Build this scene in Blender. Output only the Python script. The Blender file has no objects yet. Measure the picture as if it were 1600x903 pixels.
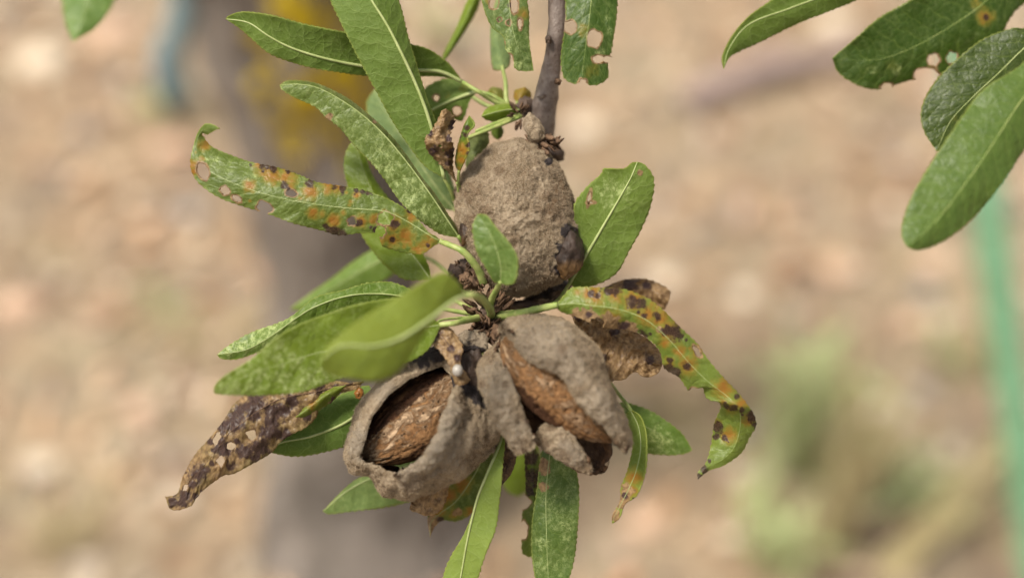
import bpy, math, random
import numpy as np
from mathutils import Vector

random.seed(7)
RNG = np.random.default_rng(11)
scene = bpy.context.scene
COL = scene.collection

# ------------------------------------------------------------------ camera, sky, sun, exposure
CAM_H, PITCH, LENS, FOCUS = 1.35, 40.0, 50.0, 0.33      # metres, degrees down, mm, metres
TH = math.radians(PITCH)
cam_data = bpy.data.cameras.new('camera')
cam_data.lens = LENS
cam_data.sensor_width = 36.0
cam_data.clip_start = 0.01
cam_data.clip_end = 500.0
cam_data.dof.use_dof = True
cam_data.dof.focus_distance = FOCUS + 0.004
cam_data.dof.aperture_fstop = 4.2
cam_data.dof.aperture_blades = 0
cam = bpy.data.objects.new('camera', cam_data)
cam.location = (0, 0, CAM_H)
cam.rotation_euler = (math.radians(90 - PITCH), 0, 0)
COL.objects.link(cam)
scene.camera = cam

SUN_EL, SUN_AZ = math.radians(64), math.radians(-115)     # azimuth clockwise from +Y
world = bpy.data.worlds.new('World')
scene.world = world
world.use_nodes = True
wn = world.node_tree
wn.nodes.clear()
w_out = wn.nodes.new('ShaderNodeOutputWorld')
w_bg = wn.nodes.new('ShaderNodeBackground')
w_sky = wn.nodes.new('ShaderNodeTexSky')
w_sky.sky_type = 'NISHITA'
w_sky.sun_disc = False
w_sky.sun_elevation = SUN_EL
w_sky.sun_rotation = SUN_AZ
w_sky.air_density = 1.0
w_sky.dust_density = 5.0
w_hsv = wn.nodes.new('ShaderNodeHueSaturation')            # thin cloud: a paler sky
w_hsv.inputs['Saturation'].default_value = 0.12
wn.links.new(w_sky.outputs['Color'], w_hsv.inputs['Color'])
wn.links.new(w_hsv.outputs['Color'], w_bg.inputs['Color'])
wn.links.new(w_bg.outputs['Background'], w_out.inputs['Surface'])
w_bg.inputs['Strength'].default_value = 0.05

sun_d = bpy.data.lights.new('sun', 'SUN')
sun_d.energy = 1.5
sun_d.angle = math.radians(12)
sun_d.color = (1.0, 0.92, 0.79)
sun = bpy.data.objects.new('sun', sun_d)
sdir = Vector((math.sin(SUN_AZ) * math.cos(SUN_EL), math.cos(SUN_AZ) * math.cos(SUN_EL), math.sin(SUN_EL)))
sun.rotation_euler = sdir.to_track_quat('Z', 'Y').to_euler()
sun.location = (0, 0, 5)
COL.objects.link(sun)

vs = scene.view_settings
vs.view_transform = 'Standard'
vs.look = 'None'
vs.exposure = 1.75
vs.gamma = 1.0
vs.use_curve_mapping = False
scene.render.engine = 'CYCLES'
scene.cycles.max_bounces = 8
scene.cycles.use_denoising = True

# ------------------------------------------------------------------ geometry helpers
CAMP = np.array((0.0, 0.0, CAM_H))
RX = np.array((1.0, 0, 0))
UP = np.array((0, math.sin(TH), math.cos(TH)))
FW = np.array((0, math.cos(TH), -math.sin(TH)))
KPX = 36.0 / LENS / 1600.0


def P(x, y, z):
    """photograph position and distance behind the focus plane (cm) -> point in the world (m)"""
    x, y, z = np.broadcast_arrays(np.asarray(x, float), np.asarray(y, float), np.asarray(z, float))
    d = FOCUS + z / 100.0
    a = (x - 800.0) * KPX * d
    b = -(y - 451.5) * KPX * d
    return CAMP + a[..., None] * RX + b[..., None] * UP + d[..., None] * FW


def G(x, y, h=0.0):
    """photograph position -> point on the ground"""
    v = FW + (x - 800.0) * KPX * RX - (y - 451.5) * KPX * UP
    return CAMP + v * ((h - CAM_H) / v[2])


def crom(pts, n, closed=False, sub=24):
    """Catmull-Rom through pts, resampled to n points of even arc length"""
    p = np.asarray(pts, float)
    if closed:
        q = np.vstack([p[-1], p, p[0], p[1]])
    else:
        q = np.vstack([2 * p[0] - p[1], p, 2 * p[-1] - p[-2]])
    t = np.linspace(0, 1, sub, endpoint=False)[:, None]
    out = []
    for i in range(len(q) - 3):
        a, b, c, d = q[i:i + 4]
        out.append(0.5 * (2 * b + (c - a) * t + (2 * a - 5 * b + 4 * c - d) * t * t + (3 * b - a - 3 * c + d) * t ** 3))
    out = np.vstack(out + [q[-2][None]])
    s = np.concatenate([[0], np.cumsum(np.linalg.norm(np.diff(out[:, :2], axis=0), axis=1) + 1e-9)])
    ss = np.linspace(0, s[-1], n + 1)[:-1] if closed else np.linspace(0, s[-1], n)
    return np.stack([np.interp(ss, s, out[:, k]) for k in range(out.shape[1])], 1)


_perm = np.random.default_rng(3).permutation(256)
_perm = np.concatenate([_perm, _perm, _perm])
_grad = np.random.default_rng(4).normal(size=(256, 3))
_grad /= np.linalg.norm(_grad, axis=1)[:, None]


def perlin(p):
    p = np.asarray(p, float)
    i = np.floor(p).astype(int)
    f = p - i
    i &= 255
    u = f * f * f * (f * (f * 6 - 15) + 10)
    r = 0
    for dx in (0, 1):
        for dy in (0, 1):
            for dz in (0, 1):
                h = _perm[_perm[_perm[(i[..., 0] + dx) & 255] + ((i[..., 1] + dy) & 255)] + ((i[..., 2] + dz) & 255)]
                g = _grad[h]
                d = g[..., 0] * (f[..., 0] - dx) + g[..., 1] * (f[..., 1] - dy) + g[..., 2] * (f[..., 2] - dz)
                w = (u[..., 0] if dx else 1 - u[..., 0]) * (u[..., 1] if dy else 1 - u[..., 1]) * (u[..., 2] if dz else 1 - u[..., 2])
                r = r + d * w
    return r * 1.5


def fbm(p, octv=4, gain=0.5):
    r, a, q = 0, 1.0, np.asarray(p, float)
    for k in range(octv):
        r = r + a * perlin(q + 17.3 * k)
        q = q * 2.03
        a *= gain
    return r


def vnormals(v, f):
    tri = v[f]
    n = np.cross(tri[:, 2] - tri[:, 0], tri[:, 3] - tri[:, 1]) if f.shape[1] == 4 else np.cross(tri[:, 1] - tri[:, 0], tri[:, 2] - tri[:, 0])
    out = np.zeros_like(v)
    for k in range(f.shape[1]):
        np.add.at(out, f[:, k], n)
    return out / (np.linalg.norm(out, axis=1)[:, None] + 1e-20)


def solid(v, f, th, attrs=None, mats=(0, 1, 0)):
    """give a quad sheet a thickness th (metres) behind its normals"""
    n = vnormals(v, f)
    N = len(v)
    e = np.vstack([f[:, [k, (k + 1) % 4]] for k in range(4)])
    key = np.sort(e, axis=1)
    _, inv, cnt = np.unique(key[:, 0].astype(np.int64) * N + key[:, 1], return_inverse=True, return_counts=True)
    rim = e[cnt[inv.ravel()] == 1]
    V = np.vstack([v, v - n * th])
    F = np.vstack([f, f[:, ::-1] + N, np.stack([rim[:, 1], rim[:, 0], rim[:, 0] + N, rim[:, 1] + N], 1)])
    M = np.concatenate([np.full(len(f), mats[0]), np.full(len(f), mats[1]), np.full(len(rim), mats[2])])
    A = {k: np.vstack([a, a]) for k, a in (attrs or {}).items()}
    return V, F, M, A


def compact(v, f, attrs):
    used = np.unique(f)
    m = -np.ones(len(v), int)
    m[used] = np.arange(len(used))
    return v[used], m[f], {k: a[used] for k, a in attrs.items()}


def mesh_obj(name, V, F, mats, parent=None, M=None, A=None, uv=None, smooth=True, base=None):
    """one mesh object; V in world metres, stored relative to its thing's base"""
    V = np.asarray(V, float)
    root = parent
    while root is not None and root.parent is not None:
        root = root.parent
    if root is not None:
        off = np.array(root.location)
    else:
        off = np.array(base if base is not None else (0, 0, 0), float)
    me = bpy.data.meshes.new(name)
    F = np.asarray(F)
    me.vertices.add(len(V))
    me.vertices.foreach_set('co', (V - off).astype(np.float32).ravel())
    k = F.shape[1]
    me.loops.add(F.size)
    me.loops.foreach_set('vertex_index', F.astype(np.int32).ravel())
    me.polygons.add(len(F))
    me.polygons.foreach_set('loop_start', np.arange(0, F.size, k, dtype=np.int32))
    if M is not None:
        me.polygons.foreach_set('material_index', np.asarray(M, np.int32))
    me.polygons.foreach_set('use_smooth', np.full(len(F), smooth))
    me.update(calc_edges=True)
    for nm, a in (A or {}).items():
        if nm == 'uv':
            lay = me.uv_layers.new(name='UVMap')
            lay.data.foreach_set('uv', a[F.ravel(), :2].astype(np.float32).ravel())
        else:
            at = me.attributes.new(nm, 'FLOAT_COLOR', 'POINT')
            c = np.ones((len(V), 4), np.float32)
            c[:, :a.shape[1]] = a
            at.data.foreach_set('color', c.ravel())
    for m in mats:
        me.materials.append(m)
    o = bpy.data.objects.new(name, me)
    COL.objects.link(o)
    if parent is not None:
        o.parent = parent
    else:
        o.location = off
    return o


def thing(name, label, cat, loc, group=None):
    o = bpy.data.objects.new(name, None)
    o.empty_display_size = 0.01
    COL.objects.link(o)
    o.location = [float(a) for a in loc]
    tag(o, label, cat, group)
    return o


def tag(o, label=None, cat=None, group=None, kind=None):
    for k, v in (('label', label), ('category', cat), ('group', group), ('kind', kind)):
        if v:
            o[k] = v
    return o


def tube_mesh(path, rad, sides=8, cap=True, rough=0.0, seed=0.0):
    """path (n,3) metres, rad (n,) metres -> verts, quads"""
    path = np.asarray(path, float)
    n = len(path)
    rad = np.broadcast_to(np.asarray(rad, float), (n,))
    t = np.gradient(path, axis=0)
    t /= np.linalg.norm(t, axis=1)[:, None] + 1e-20
    ref = np.array((0, 0, 1.0)) if abs(t[0, 2]) < 0.9 else np.array((1.0, 0, 0))
    a = np.cross(t[0], ref)
    a /= np.linalg.norm(a)
    fr = []
    for i in range(n):
        a = a - t[i] * np.dot(a, t[i])
        a /= np.linalg.norm(a) + 1e-20
        fr.append((a.copy(), np.cross(t[i], a)))
    ang = np.linspace(0, 2 * math.pi, sides, endpoint=False)
    fa = np.array([f_[0] for f_ in fr])
    fb = np.array([f_[1] for f_ in fr])
    V = path[:, None] + rad[:, None, None] * (np.cos(ang)[None, :, None] * fa[:, None] + np.sin(ang)[None, :, None] * fb[:, None])
    if rough:
        d = fbm(V.reshape(-1, 3) / (rad.mean() * 1.3) + seed, 3).reshape(n, sides)
        V = V + (V - path[:, None]) * (rough * d)[..., None]
    V = V.reshape(-1, 3)
    i, j = np.meshgrid(np.arange(n - 1), np.arange(sides), indexing='ij')
    q = np.stack([i * sides + j, i * sides + (j + 1) % sides, (i + 1) * sides + (j + 1) % sides, (i + 1) * sides + j], -1).reshape(-1, 4)
    if cap:
        V = np.vstack([V, path[0], path[-1]])
        c0, c1 = n * sides, n * sides + 1
        j = np.arange(0, sides)
        q = np.vstack([q, np.stack([np.full(sides, c0), (j + 1) % sides, j, np.full(sides, c0)], 1)[:, [0, 1, 2, 2]],
                       np.stack([np.full(sides, c1), (n - 1) * sides + j, (n - 1) * sides + (j + 1) % sides, (n - 1) * sides + (j + 1) % sides], 1)])
        tri = q[-2 * sides:]
        q = q[:-2 * sides]
        # caps as thin quads split at a mid ring are not needed: use degenerate-free fan of quads
        if sides % 2 == 0:
            f0 = [[c0, (k + 2) % sides, k + 1, k] for k in range(0, sides, 2)]
            f1 = [[c1, (n - 1) * sides + k, (n - 1) * sides + k + 1, (n - 1) * sides + (k + 2) % sides] for k in range(0, sides, 2)]
            q = np.vstack([q, np.array(f0), np.array(f1)])
    return V, q


def join(parts):
    Vs, Fs, o = [], [], 0
    for v, f in parts:
        Vs.append(v)
        Fs.append(np.asarray(f) + o)
        o += len(v)
    return np.vstack(Vs), np.vstack(Fs)


# ------------------------------------------------------------------ materials
def mat(name):
    m = bpy.data.materials.new(name)
    m.use_nodes = True
    m.node_tree.nodes.clear()
    return m, m.node_tree


class NT:
    def __init__(self, nt):
        self.nt = nt

    def n(self, t, **kw):
        nd = self.nt.nodes.new(t)
        for k, v in kw.items():
            setattr(nd, k, v)
        return nd

    def set(self, sock, v):
        if hasattr(v, 'is_linked') or isinstance(v, bpy.types.NodeSocket):
            self.nt.links.new(v, sock)
        elif v is not None:
            if isinstance(v, (tuple, list)) and len(v) == 3 and sock.type == 'RGBA':
                v = (*v, 1)
            sock.default_value = v

    def math(self, op, a, b=None, c=None, clamp=False):
        nd = self.n('ShaderNodeMath', operation=op, use_clamp=clamp)
        for i, v in enumerate((a, b, c)):
            if v is not None:
                self.set(nd.inputs[i], v)
        return nd.outputs[0]

    def mix(self, fac, a, b, blend='MIX'):
        nd = self.n('ShaderNodeMix', data_type='RGBA', blend_type=blend)
        self.set(nd.inputs[0], fac)
        self.set(nd.inputs[6], a)
        self.set(nd.inputs[7], b)
        return nd.outputs[2]

    def noise(self, vec, scale, detail=3.0, rough=0.5, dist=0.0, out='Fac'):
        nd = self.n('ShaderNodeTexNoise')
        if vec is not None:
            self.set(nd.inputs['Vector'], vec)
        nd.inputs['Scale'].default_value = scale
        nd.inputs['Detail'].default_value = detail
        nd.inputs['Roughness'].default_value = rough
        nd.inputs['Distortion'].default_value = dist
        return nd.outputs[out]

    def voro(self, vec, scale, feature='DISTANCE_TO_EDGE', out='Distance', rnd=1.0):
        nd = self.n('ShaderNodeTexVoronoi', feature=feature)
        if vec is not None:
            self.set(nd.inputs['Vector'], vec)
        nd.inputs['Scale'].default_value = scale
        nd.inputs['Randomness'].default_value = rnd
        return nd.outputs[out]

    def ramp(self, fac, lo, hi, smooth=True):
        nd = self.n('ShaderNodeMapRange', interpolation_type='SMOOTHSTEP' if smooth else 'LINEAR')
        self.set(nd.inputs[0], fac)
        nd.inputs[1].default_value = lo
        nd.inputs[2].default_value = hi
        nd.inputs[3].default_value = 0.0
        nd.inputs[4].default_value = 1.0
        return nd.outputs[0]

    def attr(self, name):
        nd = self.n('ShaderNodeAttribute', attribute_name=name)
        sep = self.n('ShaderNodeSeparateColor')
        self.nt.links.new(nd.outputs['Color'], sep.inputs[0])
        return nd.outputs['Color'], sep.outputs[0], sep.outputs[1], sep.outputs[2], nd.outputs['Alpha']

    def bump(self, h, strength=0.5, dist=0.001, normal=None):
        nd = self.n('ShaderNodeBump')
        nd.inputs['Strength'].default_value = strength
        nd.inputs['Distance'].default_value = dist
        self.set(nd.inputs['Height'], h)
        if normal is not None:
            self.set(nd.inputs['Normal'], normal)
        return nd.outputs[0]

    def bsdf(self, col, rough=0.6, spec=0.4, normal=None, sheen=0.0, coat=0.0):
        b = self.n('ShaderNodeBsdfPrincipled')
        self.set(b.inputs['Base Color'], col)
        self.set(b.inputs['Roughness'], rough)
        self.set(b.inputs['Specular IOR Level'], spec)
        if normal is not None:
            self.set(b.inputs['Normal'], normal)
        if sheen:
            b.inputs['Sheen Weight'].default_value = sheen
            b.inputs['Sheen Roughness'].default_value = 0.5
        if coat:
            self.set(b.inputs['Coat Weight'], coat)
        return b.outputs[0]

    def out(self, s):
        o = self.n('ShaderNodeOutputMaterial')
        self.nt.links.new(s, o.inputs['Surface'])


def leaf_material(name, under):
    m, nt = mat(name)
    k = NT(nt)
    uv = k.n('ShaderNodeUVMap', uv_map='UVMap').outputs[0]
    sep = k.n('ShaderNodeSeparateXYZ')
    nt.links.new(uv, sep.inputs[0])
    s, t = sep.outputs[0], sep.outputs[1]
    base = k.attr('base')[0]
    _, R, Gm, B, _a = k.attr('mask')
    _, dry, margin, _b2, _a2 = k.attr('mask2')
    warp = k.noise(uv, 2.2, 2.0)
    # side veins: forward-slanting lines, wandering
    at = k.math('ABSOLUTE', t)
    w = k.math('SUBTRACT', k.math('MULTIPLY', s, 2.3), k.math('MULTIPLY', at, 1.55))
    w = k.math('ADD', w, k.math('MULTIPLY', k.math('SIGN', t), 0.23))
    w = k.math('ADD', w, k.math('MULTIPLY', warp, 1.1))
    d = k.math('ABSOLUTE', k.math('SUBTRACT', k.math('FRACT', w), 0.5))
    side = k.math('SUBTRACT', 1.0, k.ramp(d, 0.0, 0.055))
    wuv = k.n('ShaderNodeVectorMath', operation='ADD')
    nt.links.new(uv, wuv.inputs[0])
    nz = k.n('ShaderNodeTexNoise')
    nt.links.new(uv, nz.inputs['Vector'])
    nz.inputs['Scale'].default_value = 5.0
    vs_ = k.n('ShaderNodeVectorMath', operation='SCALE')
    nt.links.new(nz.outputs['Color'], vs_.inputs[0])
    vs_.inputs['Scale'].default_value = 0.16
    nt.links.new(vs_.outputs[0], wuv.inputs[1])
    v1 = k.voro(wuv.outputs[0], 5.0)
    v2 = k.voro(wuv.outputs[0], 13.0)
    ret = k.math('SUBTRACT', 1.0, k.ramp(v1, 0.0, 0.07))
    ret2 = k.math('SUBTRACT', 1.0, k.ramp(v2, 0.0, 0.12))
    vein = k.math('MAXIMUM', side, k.math('MAXIMUM', k.math('MULTIPLY', ret, 0.6), k.math('MULTIPLY', ret2, 0.3)), clamp=True)
    big = k.noise(uv, 1.6, 3.0)
    vc = k.n('ShaderNodeTexVoronoi', feature='F1')
    nt.links.new(wuv.outputs[0], vc.inputs['Vector'])
    vc.inputs['Scale'].default_value = 13.0
    csep = k.n('ShaderNodeSeparateColor')
    nt.links.new(vc.outputs['Color'], csep.inputs[0])
    cell = csep.outputs[0]
    fine = k.noise(uv, 42.0, 4.0, 0.7)
    med = k.noise(uv, 9.0, 4.0, 0.65)
    col = k.mix(0.55, base, k.mix(big, (0.5, 0.62, 0.45), (1.6, 1.42, 1.2)), 'MULTIPLY')
    col = k.mix(k.math('MULTIPLY', med, 0.35), col, (0.72, 0.8, 0.7), 'MULTIPLY')
    vcol = k.mix(0.6, col, (0.26, 0.34, 0.09) if not under else (0.34, 0.42, 0.17))
    col = k.mix(k.math('MULTIPLY', vein, 0.42 if not under else 0.55), col, vcol)
    if under:
        col = k.mix(0.25, col, (0.26, 0.34, 0.13))
    col = k.mix(k.math('MULTIPLY', margin, 0.6), col, (0.30, 0.33, 0.09))
    # pale stipple of feeding mites, dust
    st = k.math('ADD', k.math('MULTIPLY', k.ramp(fine, 0.45, 0.66), 0.5), k.math('MULTIPLY', k.ramp(med, 0.42, 0.7), 0.6))
    col = k.mix(k.math('MULTIPLY', k.math('MULTIPLY', B, k.math('MULTIPLY', k.ramp(k.noise(uv, 2.7, 4.0, 0.65), 0.3, 0.68), 1.7)), st, clamp=True), col, (0.40, 0.47, 0.24))
    col = k.mix(1.0, col, (1.04, 1.03, 0.82), 'MULTIPLY')
    # yellow to orange rust
    rr = k.math('ADD', R, k.math('MULTIPLY', k.math('SUBTRACT', med, 0.5), 0.55))
    rr = k.math('ADD', rr, k.math('MULTIPLY', k.math('SUBTRACT', cell, 0.5), 0.18))
    rr = k.math('MULTIPLY', rr, k.ramp(R, 0.0, 0.35))
    col = k.mix(k.math('MULTIPLY', k.ramp(rr, 0.0, 0.7), 0.75), col, (0.27, 0.235, 0.035))
    col = k.mix(k.math('MULTIPLY', k.ramp(rr, 0.4, 1.15), 0.85), col, (0.36, 0.145, 0.022))
    # dry tan tissue
    dd = k.math('ADD', dry, k.math('MULTIPLY', k.math('SUBTRACT', big, 0.5), 0.5))
    dd = k.math('MULTIPLY', dd, k.ramp(dry, 0.0, 0.2))
    tan = k.mix(k.ramp(med, 0.3, 0.7), (0.19, 0.115, 0.058), (0.44, 0.295, 0.15))
    col = k.mix(k.ramp(dd, 0.2, 0.6), col, tan)
    # dead dark tissue
    gg = k.math('ADD', Gm, k.math('MULTIPLY', k.math('SUBTRACT', k.noise(uv, 17.0, 5.0, 0.75), 0.5), 0.9))
    gg = k.math('ADD', gg, k.math('MULTIPLY', k.math('SUBTRACT', cell, 0.5), 0.3))
    gg = k.math('MULTIPLY', gg, k.ramp(Gm, 0.0, 0.35))
    dark = k.mix(k.ramp(ret2, 0.2, 0.9), (0.045, 0.024, 0.018), (0.10, 0.056, 0.038))
    dark = k.mix(k.math('MULTIPLY', dry, 0.9), dark, (0.075, 0.044, 0.046))
    col = k.mix(k.math('MULTIPLY', k.ramp(gg, 0.15, 0.85), 0.95), col, dark)
    hgt = k.math('ADD', k.math('MULTIPLY', vein, -0.55 if not under else 0.9), k.math('MULTIPLY', fine, 0.25))
    hgt = k.math('ADD', hgt, k.math('MULTIPLY', med, 0.5))
    hgt = k.math('ADD', hgt, k.math('MULTIPLY', k.math('SUBTRACT', k.ramp(d, 0.0, 0.4), 0.0), 1.6 if not under else -1.2))
    hgt = k.math('ADD', hgt, k.math('MULTIPLY', k.ramp(v1, 0.0, 0.25), 0.8 if not under else -0.6))
    nrm = k.bump(hgt, 0.5, 0.00014)
    rgh = k.math('ADD', 0.30 if not under else 0.48, k.math('MULTIPLY', med, 0.2))
    p = k.bsdf(col, rgh, 0.38 if not under else 0.2, nrm)
    tr = k.n('ShaderNodeBsdfTranslucent')
    k.set(tr.inputs['Color'], k.mix(1.0, col, (1.25, 1.3, 0.7), 'MULTIPLY'))
    ms = k.n('ShaderNodeMixShader')
    ms.inputs[0].default_value = 0.46
    nt.links.new(p, ms.inputs[1])
    nt.links.new(tr.outputs[0], ms.inputs[2])
    k.out(ms.outputs[0])
    return m


M_LEAF = leaf_material('leaf_upper_face', False)
M_UNDER = leaf_material('leaf_under_face', True)


def simple_mat(name, c1, c2, scale, rough=0.7, spec=0.3, bump=0.4, dist=0.0005, c3=None, detail=5.0, sheen=0.0, coord='Object', trans=0.0):
    m, nt = mat(name)
    k = NT(nt)
    v = k.n('ShaderNodeTexCoord').outputs[coord]
    a = k.noise(v, scale, detail, 0.65)
    b = k.noise(v, scale * 6.3, 4.0, 0.7)
    col = k.mix(k.ramp(a, 0.32, 0.68), c1, c2)
    if c3:
        col = k.mix(k.math('MULTIPLY', k.ramp(b, 0.52, 0.72), 0.8), col, c3)
    p = k.bsdf(col, rough, spec, k.bump(k.math('ADD', a, k.math('MULTIPLY', b, 0.6)), bump, dist), sheen)
    if trans:
        tr = k.n('ShaderNodeBsdfTranslucent')
        k.set(tr.inputs['Color'], col)
        ms = k.n('ShaderNodeMixShader')
        ms.inputs[0].default_value = trans
        nt.links.new(p, ms.inputs[1])
        nt.links.new(tr.outputs[0], ms.inputs[2])
        p = ms.outputs[0]
    k.out(p)
    return m


M_RIB = simple_mat('pale_vein', (0.25, 0.30, 0.10), (0.34, 0.38, 0.16), 300, 0.5, 0.4, 0.2, 0.0001)
M_STALK = simple_mat('green_stalk', (0.17, 0.24, 0.05), (0.30, 0.33, 0.11), 450, 0.5, 0.4, 0.2, 0.0001)
M_BARK = simple_mat('young_bark', (0.10, 0.072, 0.06), (0.25, 0.205, 0.18), 130, 0.5, 0.35, 0.8, 0.0007, (0.085, 0.048, 0.034))
M_SCALE = simple_mat('bud_scale_brown', (0.05, 0.028, 0.018), (0.16, 0.095, 0.055), 400, 0.75, 0.2, 0.5, 0.0003, (0.24, 0.16, 0.10))
M_DARKKNOB = simple_mat('dark_woody', (0.045, 0.03, 0.026), (0.11, 0.075, 0.055), 350, 0.7, 0.25, 0.7, 0.0005)
M_INNER = simple_mat('hull_inside', (0.035, 0.018, 0.011), (0.10, 0.055, 0.028), 220, 0.7, 0.25, 0.6, 0.0005, (0.15, 0.085, 0.042))  # inner brown, darkened further to deepen the shadow in the opening
M_FUZZ = simple_mat('hull_fuzz', (0.36, 0.275, 0.18), (0.44, 0.35, 0.24), 200, 0.9, 0.1, 0.0, 0.0001, trans=0.3)


def hull_material():
    m, nt = mat('felted_hull')
    k = NT(nt)
    v = k.n('ShaderNodeTexCoord').outputs['Object']
    _, R, Gm, B, _a = k.attr('mask')
    n1 = k.noise(v, 130, 5.0, 0.6)
    n2 = k.noise(v, 600, 5.0, 0.7)
    n3 = k.noise(v, 2600, 3.0, 0.7)
    col = k.mix(k.ramp(n1, 0.36, 0.62), (0.19, 0.138, 0.085), (0.37, 0.29, 0.20))
    col = k.mix(k.math('MULTIPLY', k.ramp(n2, 0.46, 0.66), 0.65), col, (0.135, 0.085, 0.045))
    col = k.mix(k.math('MULTIPLY', k.ramp(n3, 0.44, 0.62), 0.5), col, (0.43, 0.35, 0.25))
    n0 = k.noise(v, 70, 4.0, 0.6, 0.5)
    col = k.mix(k.math('MULTIPLY', k.ramp(n0, 0.5, 0.68), 0.55), col, (0.13, 0.088, 0.054))
    col = k.mix(k.math('MULTIPLY', k.ramp(n0, 0.46, 0.3), 0.4), col, (0.40, 0.335, 0.25))
    # R: brown stain, G: black rot, B: grey
    col = k.mix(k.math('MULTIPLY', B, 0.4), col, (0.25, 0.22, 0.18))
    rr = k.math('ADD', R, k.math('MULTIPLY', k.math('SUBTRACT', n2, 0.5), 0.7))
    rr = k.math('MULTIPLY', rr, k.ramp(R, 0.0, 0.2))
    col = k.mix(k.math('MULTIPLY', k.ramp(rr, 0.1, 1.0), 0.85), col, (0.10, 0.056, 0.028))
    gg = k.math('ADD', Gm, k.math('MULTIPLY', k.math('SUBTRACT', n2, 0.5), 0.6))
    gg = k.math('MULTIPLY', gg, k.ramp(Gm, 0.0, 0.2))
    g = k.ramp(gg, 0.2, 0.75)
    col = k.mix(k.math('MULTIPLY', g, 0.95), col, k.mix(n1, (0.018, 0.016, 0.018), (0.05, 0.04, 0.042)))
    h = k.math('ADD', k.math('MULTIPLY', n2, 1.0), k.math('MULTIPLY', n3, 0.6))
    nrm = k.bump(h, 1.0, 0.0011)
    b = k.bsdf(col, k.math('SUBTRACT', 0.9, k.math('MULTIPLY', g, 0.4)), 0.15, nrm)
    k.out(b)
    return m


M_HULL = hull_material()


def rot_material():
    m, nt = mat('glossy_rot')
    k = NT(nt)
    v = k.n('ShaderNodeTexCoord').outputs['Object']
    _, R, Gm, B, _a = k.attr('mask')
    n1 = k.noise(v, 260, 5.0, 0.6)
    n2 = k.noise(v, 900, 4.0, 0.7)
    col = k.mix(k.ramp(n1, 0.35, 0.65), (0.022, 0.015, 0.012), (0.048, 0.032, 0.024))
    ff = k.math('ADD', R, k.math('MULTIPLY', k.math('SUBTRACT', n1, 0.5), 0.8))
    col = k.mix(k.ramp(ff, 0.3, 0.9), col, (0.13, 0.072, 0.03))
    col = k.mix(k.math('MULTIPLY', k.ramp(n2, 0.52, 0.72), 0.15), col, (0.14, 0.11, 0.1))
    b = k.bsdf(col, k.math('ADD', 0.36, k.math('MULTIPLY', n2, 0.35)), 0.2, k.bump(k.math('ADD', n1, k.math('MULTIPLY', n2, 0.4)), 0.5, 0.0006))
    k.out(b)
    return m


M_ROT = rot_material()


def shell_material():
    m, nt = mat('almond_shell')
    k = NT(nt)
    uv = k.n('ShaderNodeUVMap', uv_map='UVMap').outputs[0]
    _, R, Gm, B, _a = k.attr('mask')
    mp = k.n('ShaderNodeMapping')
    nt.links.new(uv, mp.inputs[0])
    mp.inputs['Scale'].default_value = (1.0, 1.5, 1.0)
    st = k.noise(mp.outputs[0], 2.6, 8.0, 0.72, 0.7)
    n1 = k.noise(uv, 9.0, 5.0, 0.7)
    pit = k.voro(uv, 5.5, 'F1')
    pf = k.math('SUBTRACT', 1.0, k.ramp(pit, 0.07, 0.2))
    col = k.mix(k.ramp(n1, 0.3, 0.7), (0.145, 0.068, 0.027), (0.27, 0.145, 0.062))
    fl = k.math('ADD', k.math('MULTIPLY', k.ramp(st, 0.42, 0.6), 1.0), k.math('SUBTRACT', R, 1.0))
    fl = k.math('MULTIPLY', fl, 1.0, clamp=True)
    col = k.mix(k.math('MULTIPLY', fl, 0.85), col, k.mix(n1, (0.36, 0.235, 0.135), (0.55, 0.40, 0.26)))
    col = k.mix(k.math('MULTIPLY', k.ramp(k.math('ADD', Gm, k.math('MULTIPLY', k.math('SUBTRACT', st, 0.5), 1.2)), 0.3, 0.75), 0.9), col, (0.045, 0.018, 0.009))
    col = k.mix(k.math('MULTIPLY', pf, 0.8), col, (0.05, 0.028, 0.012))
    h = k.math('SUBTRACT', k.math('ADD', k.math('MULTIPLY', fl, 0.8), n1), k.math('MULTIPLY', pf, 1.1))
    b = k.bsdf(col, 0.78, 0.18, k.bump(h, 1.0, 0.0007))
    k.out(b)
    return m


M_SHELL = shell_material()

# ------------------------------------------------------------------ ground and what lies on it
def ground_material():
    m, nt = mat('dry_soil')
    k = NT(nt)
    v = k.n('ShaderNodeTexCoord').outputs['Object']
    a = k.noise(v, 2.6, 4.0, 0.6)
    b = k.noise(v, 11.0, 5.0, 0.65)
    c = k.noise(v, 60.0, 5.0, 0.7)
    col = k.mix(k.ramp(a, 0.35, 0.65), (0.30, 0.215, 0.145), (0.34, 0.285, 0.21))
    col = k.mix(k.ramp(b, 0.48, 0.66), col, (0.44, 0.325, 0.225))
    col = k.mix(k.math('MULTIPLY', k.ramp(k.noise(v, 7.0, 3.0), 0.52, 0.7), 0.7), col, (0.20, 0.165, 0.14))
    col = k.mix(k.math('MULTIPLY', k.ramp(k.noise(v, 4.3, 3.0), 0.55, 0.72), 0.65), col, (0.25, 0.25, 0.135))
    e = k.noise(v, 15.0, 2.5, 0.55, 0.8)
    col = k.mix(k.math('MULTIPLY', k.ramp(e, 0.58, 0.68), 0.85), col, (0.60, 0.48, 0.36))
    col = k.mix(k.math('MULTIPLY', k.ramp(e, 0.43, 0.33), 0.8), col, (0.17, 0.12, 0.09))
    col = k.mix(k.math('MULTIPLY', k.ramp(c, 0.45, 0.7), 0.45), col, (0.17, 0.125, 0.085))
    col = k.mix(1.0, col, (0.98, 0.95, 0.89), 'MULTIPLY')
    k.out(k.bsdf(col, 0.95, 0.1, k.bump(k.math('ADD', b, c), 0.8, 0.02)))
    return m


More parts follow.
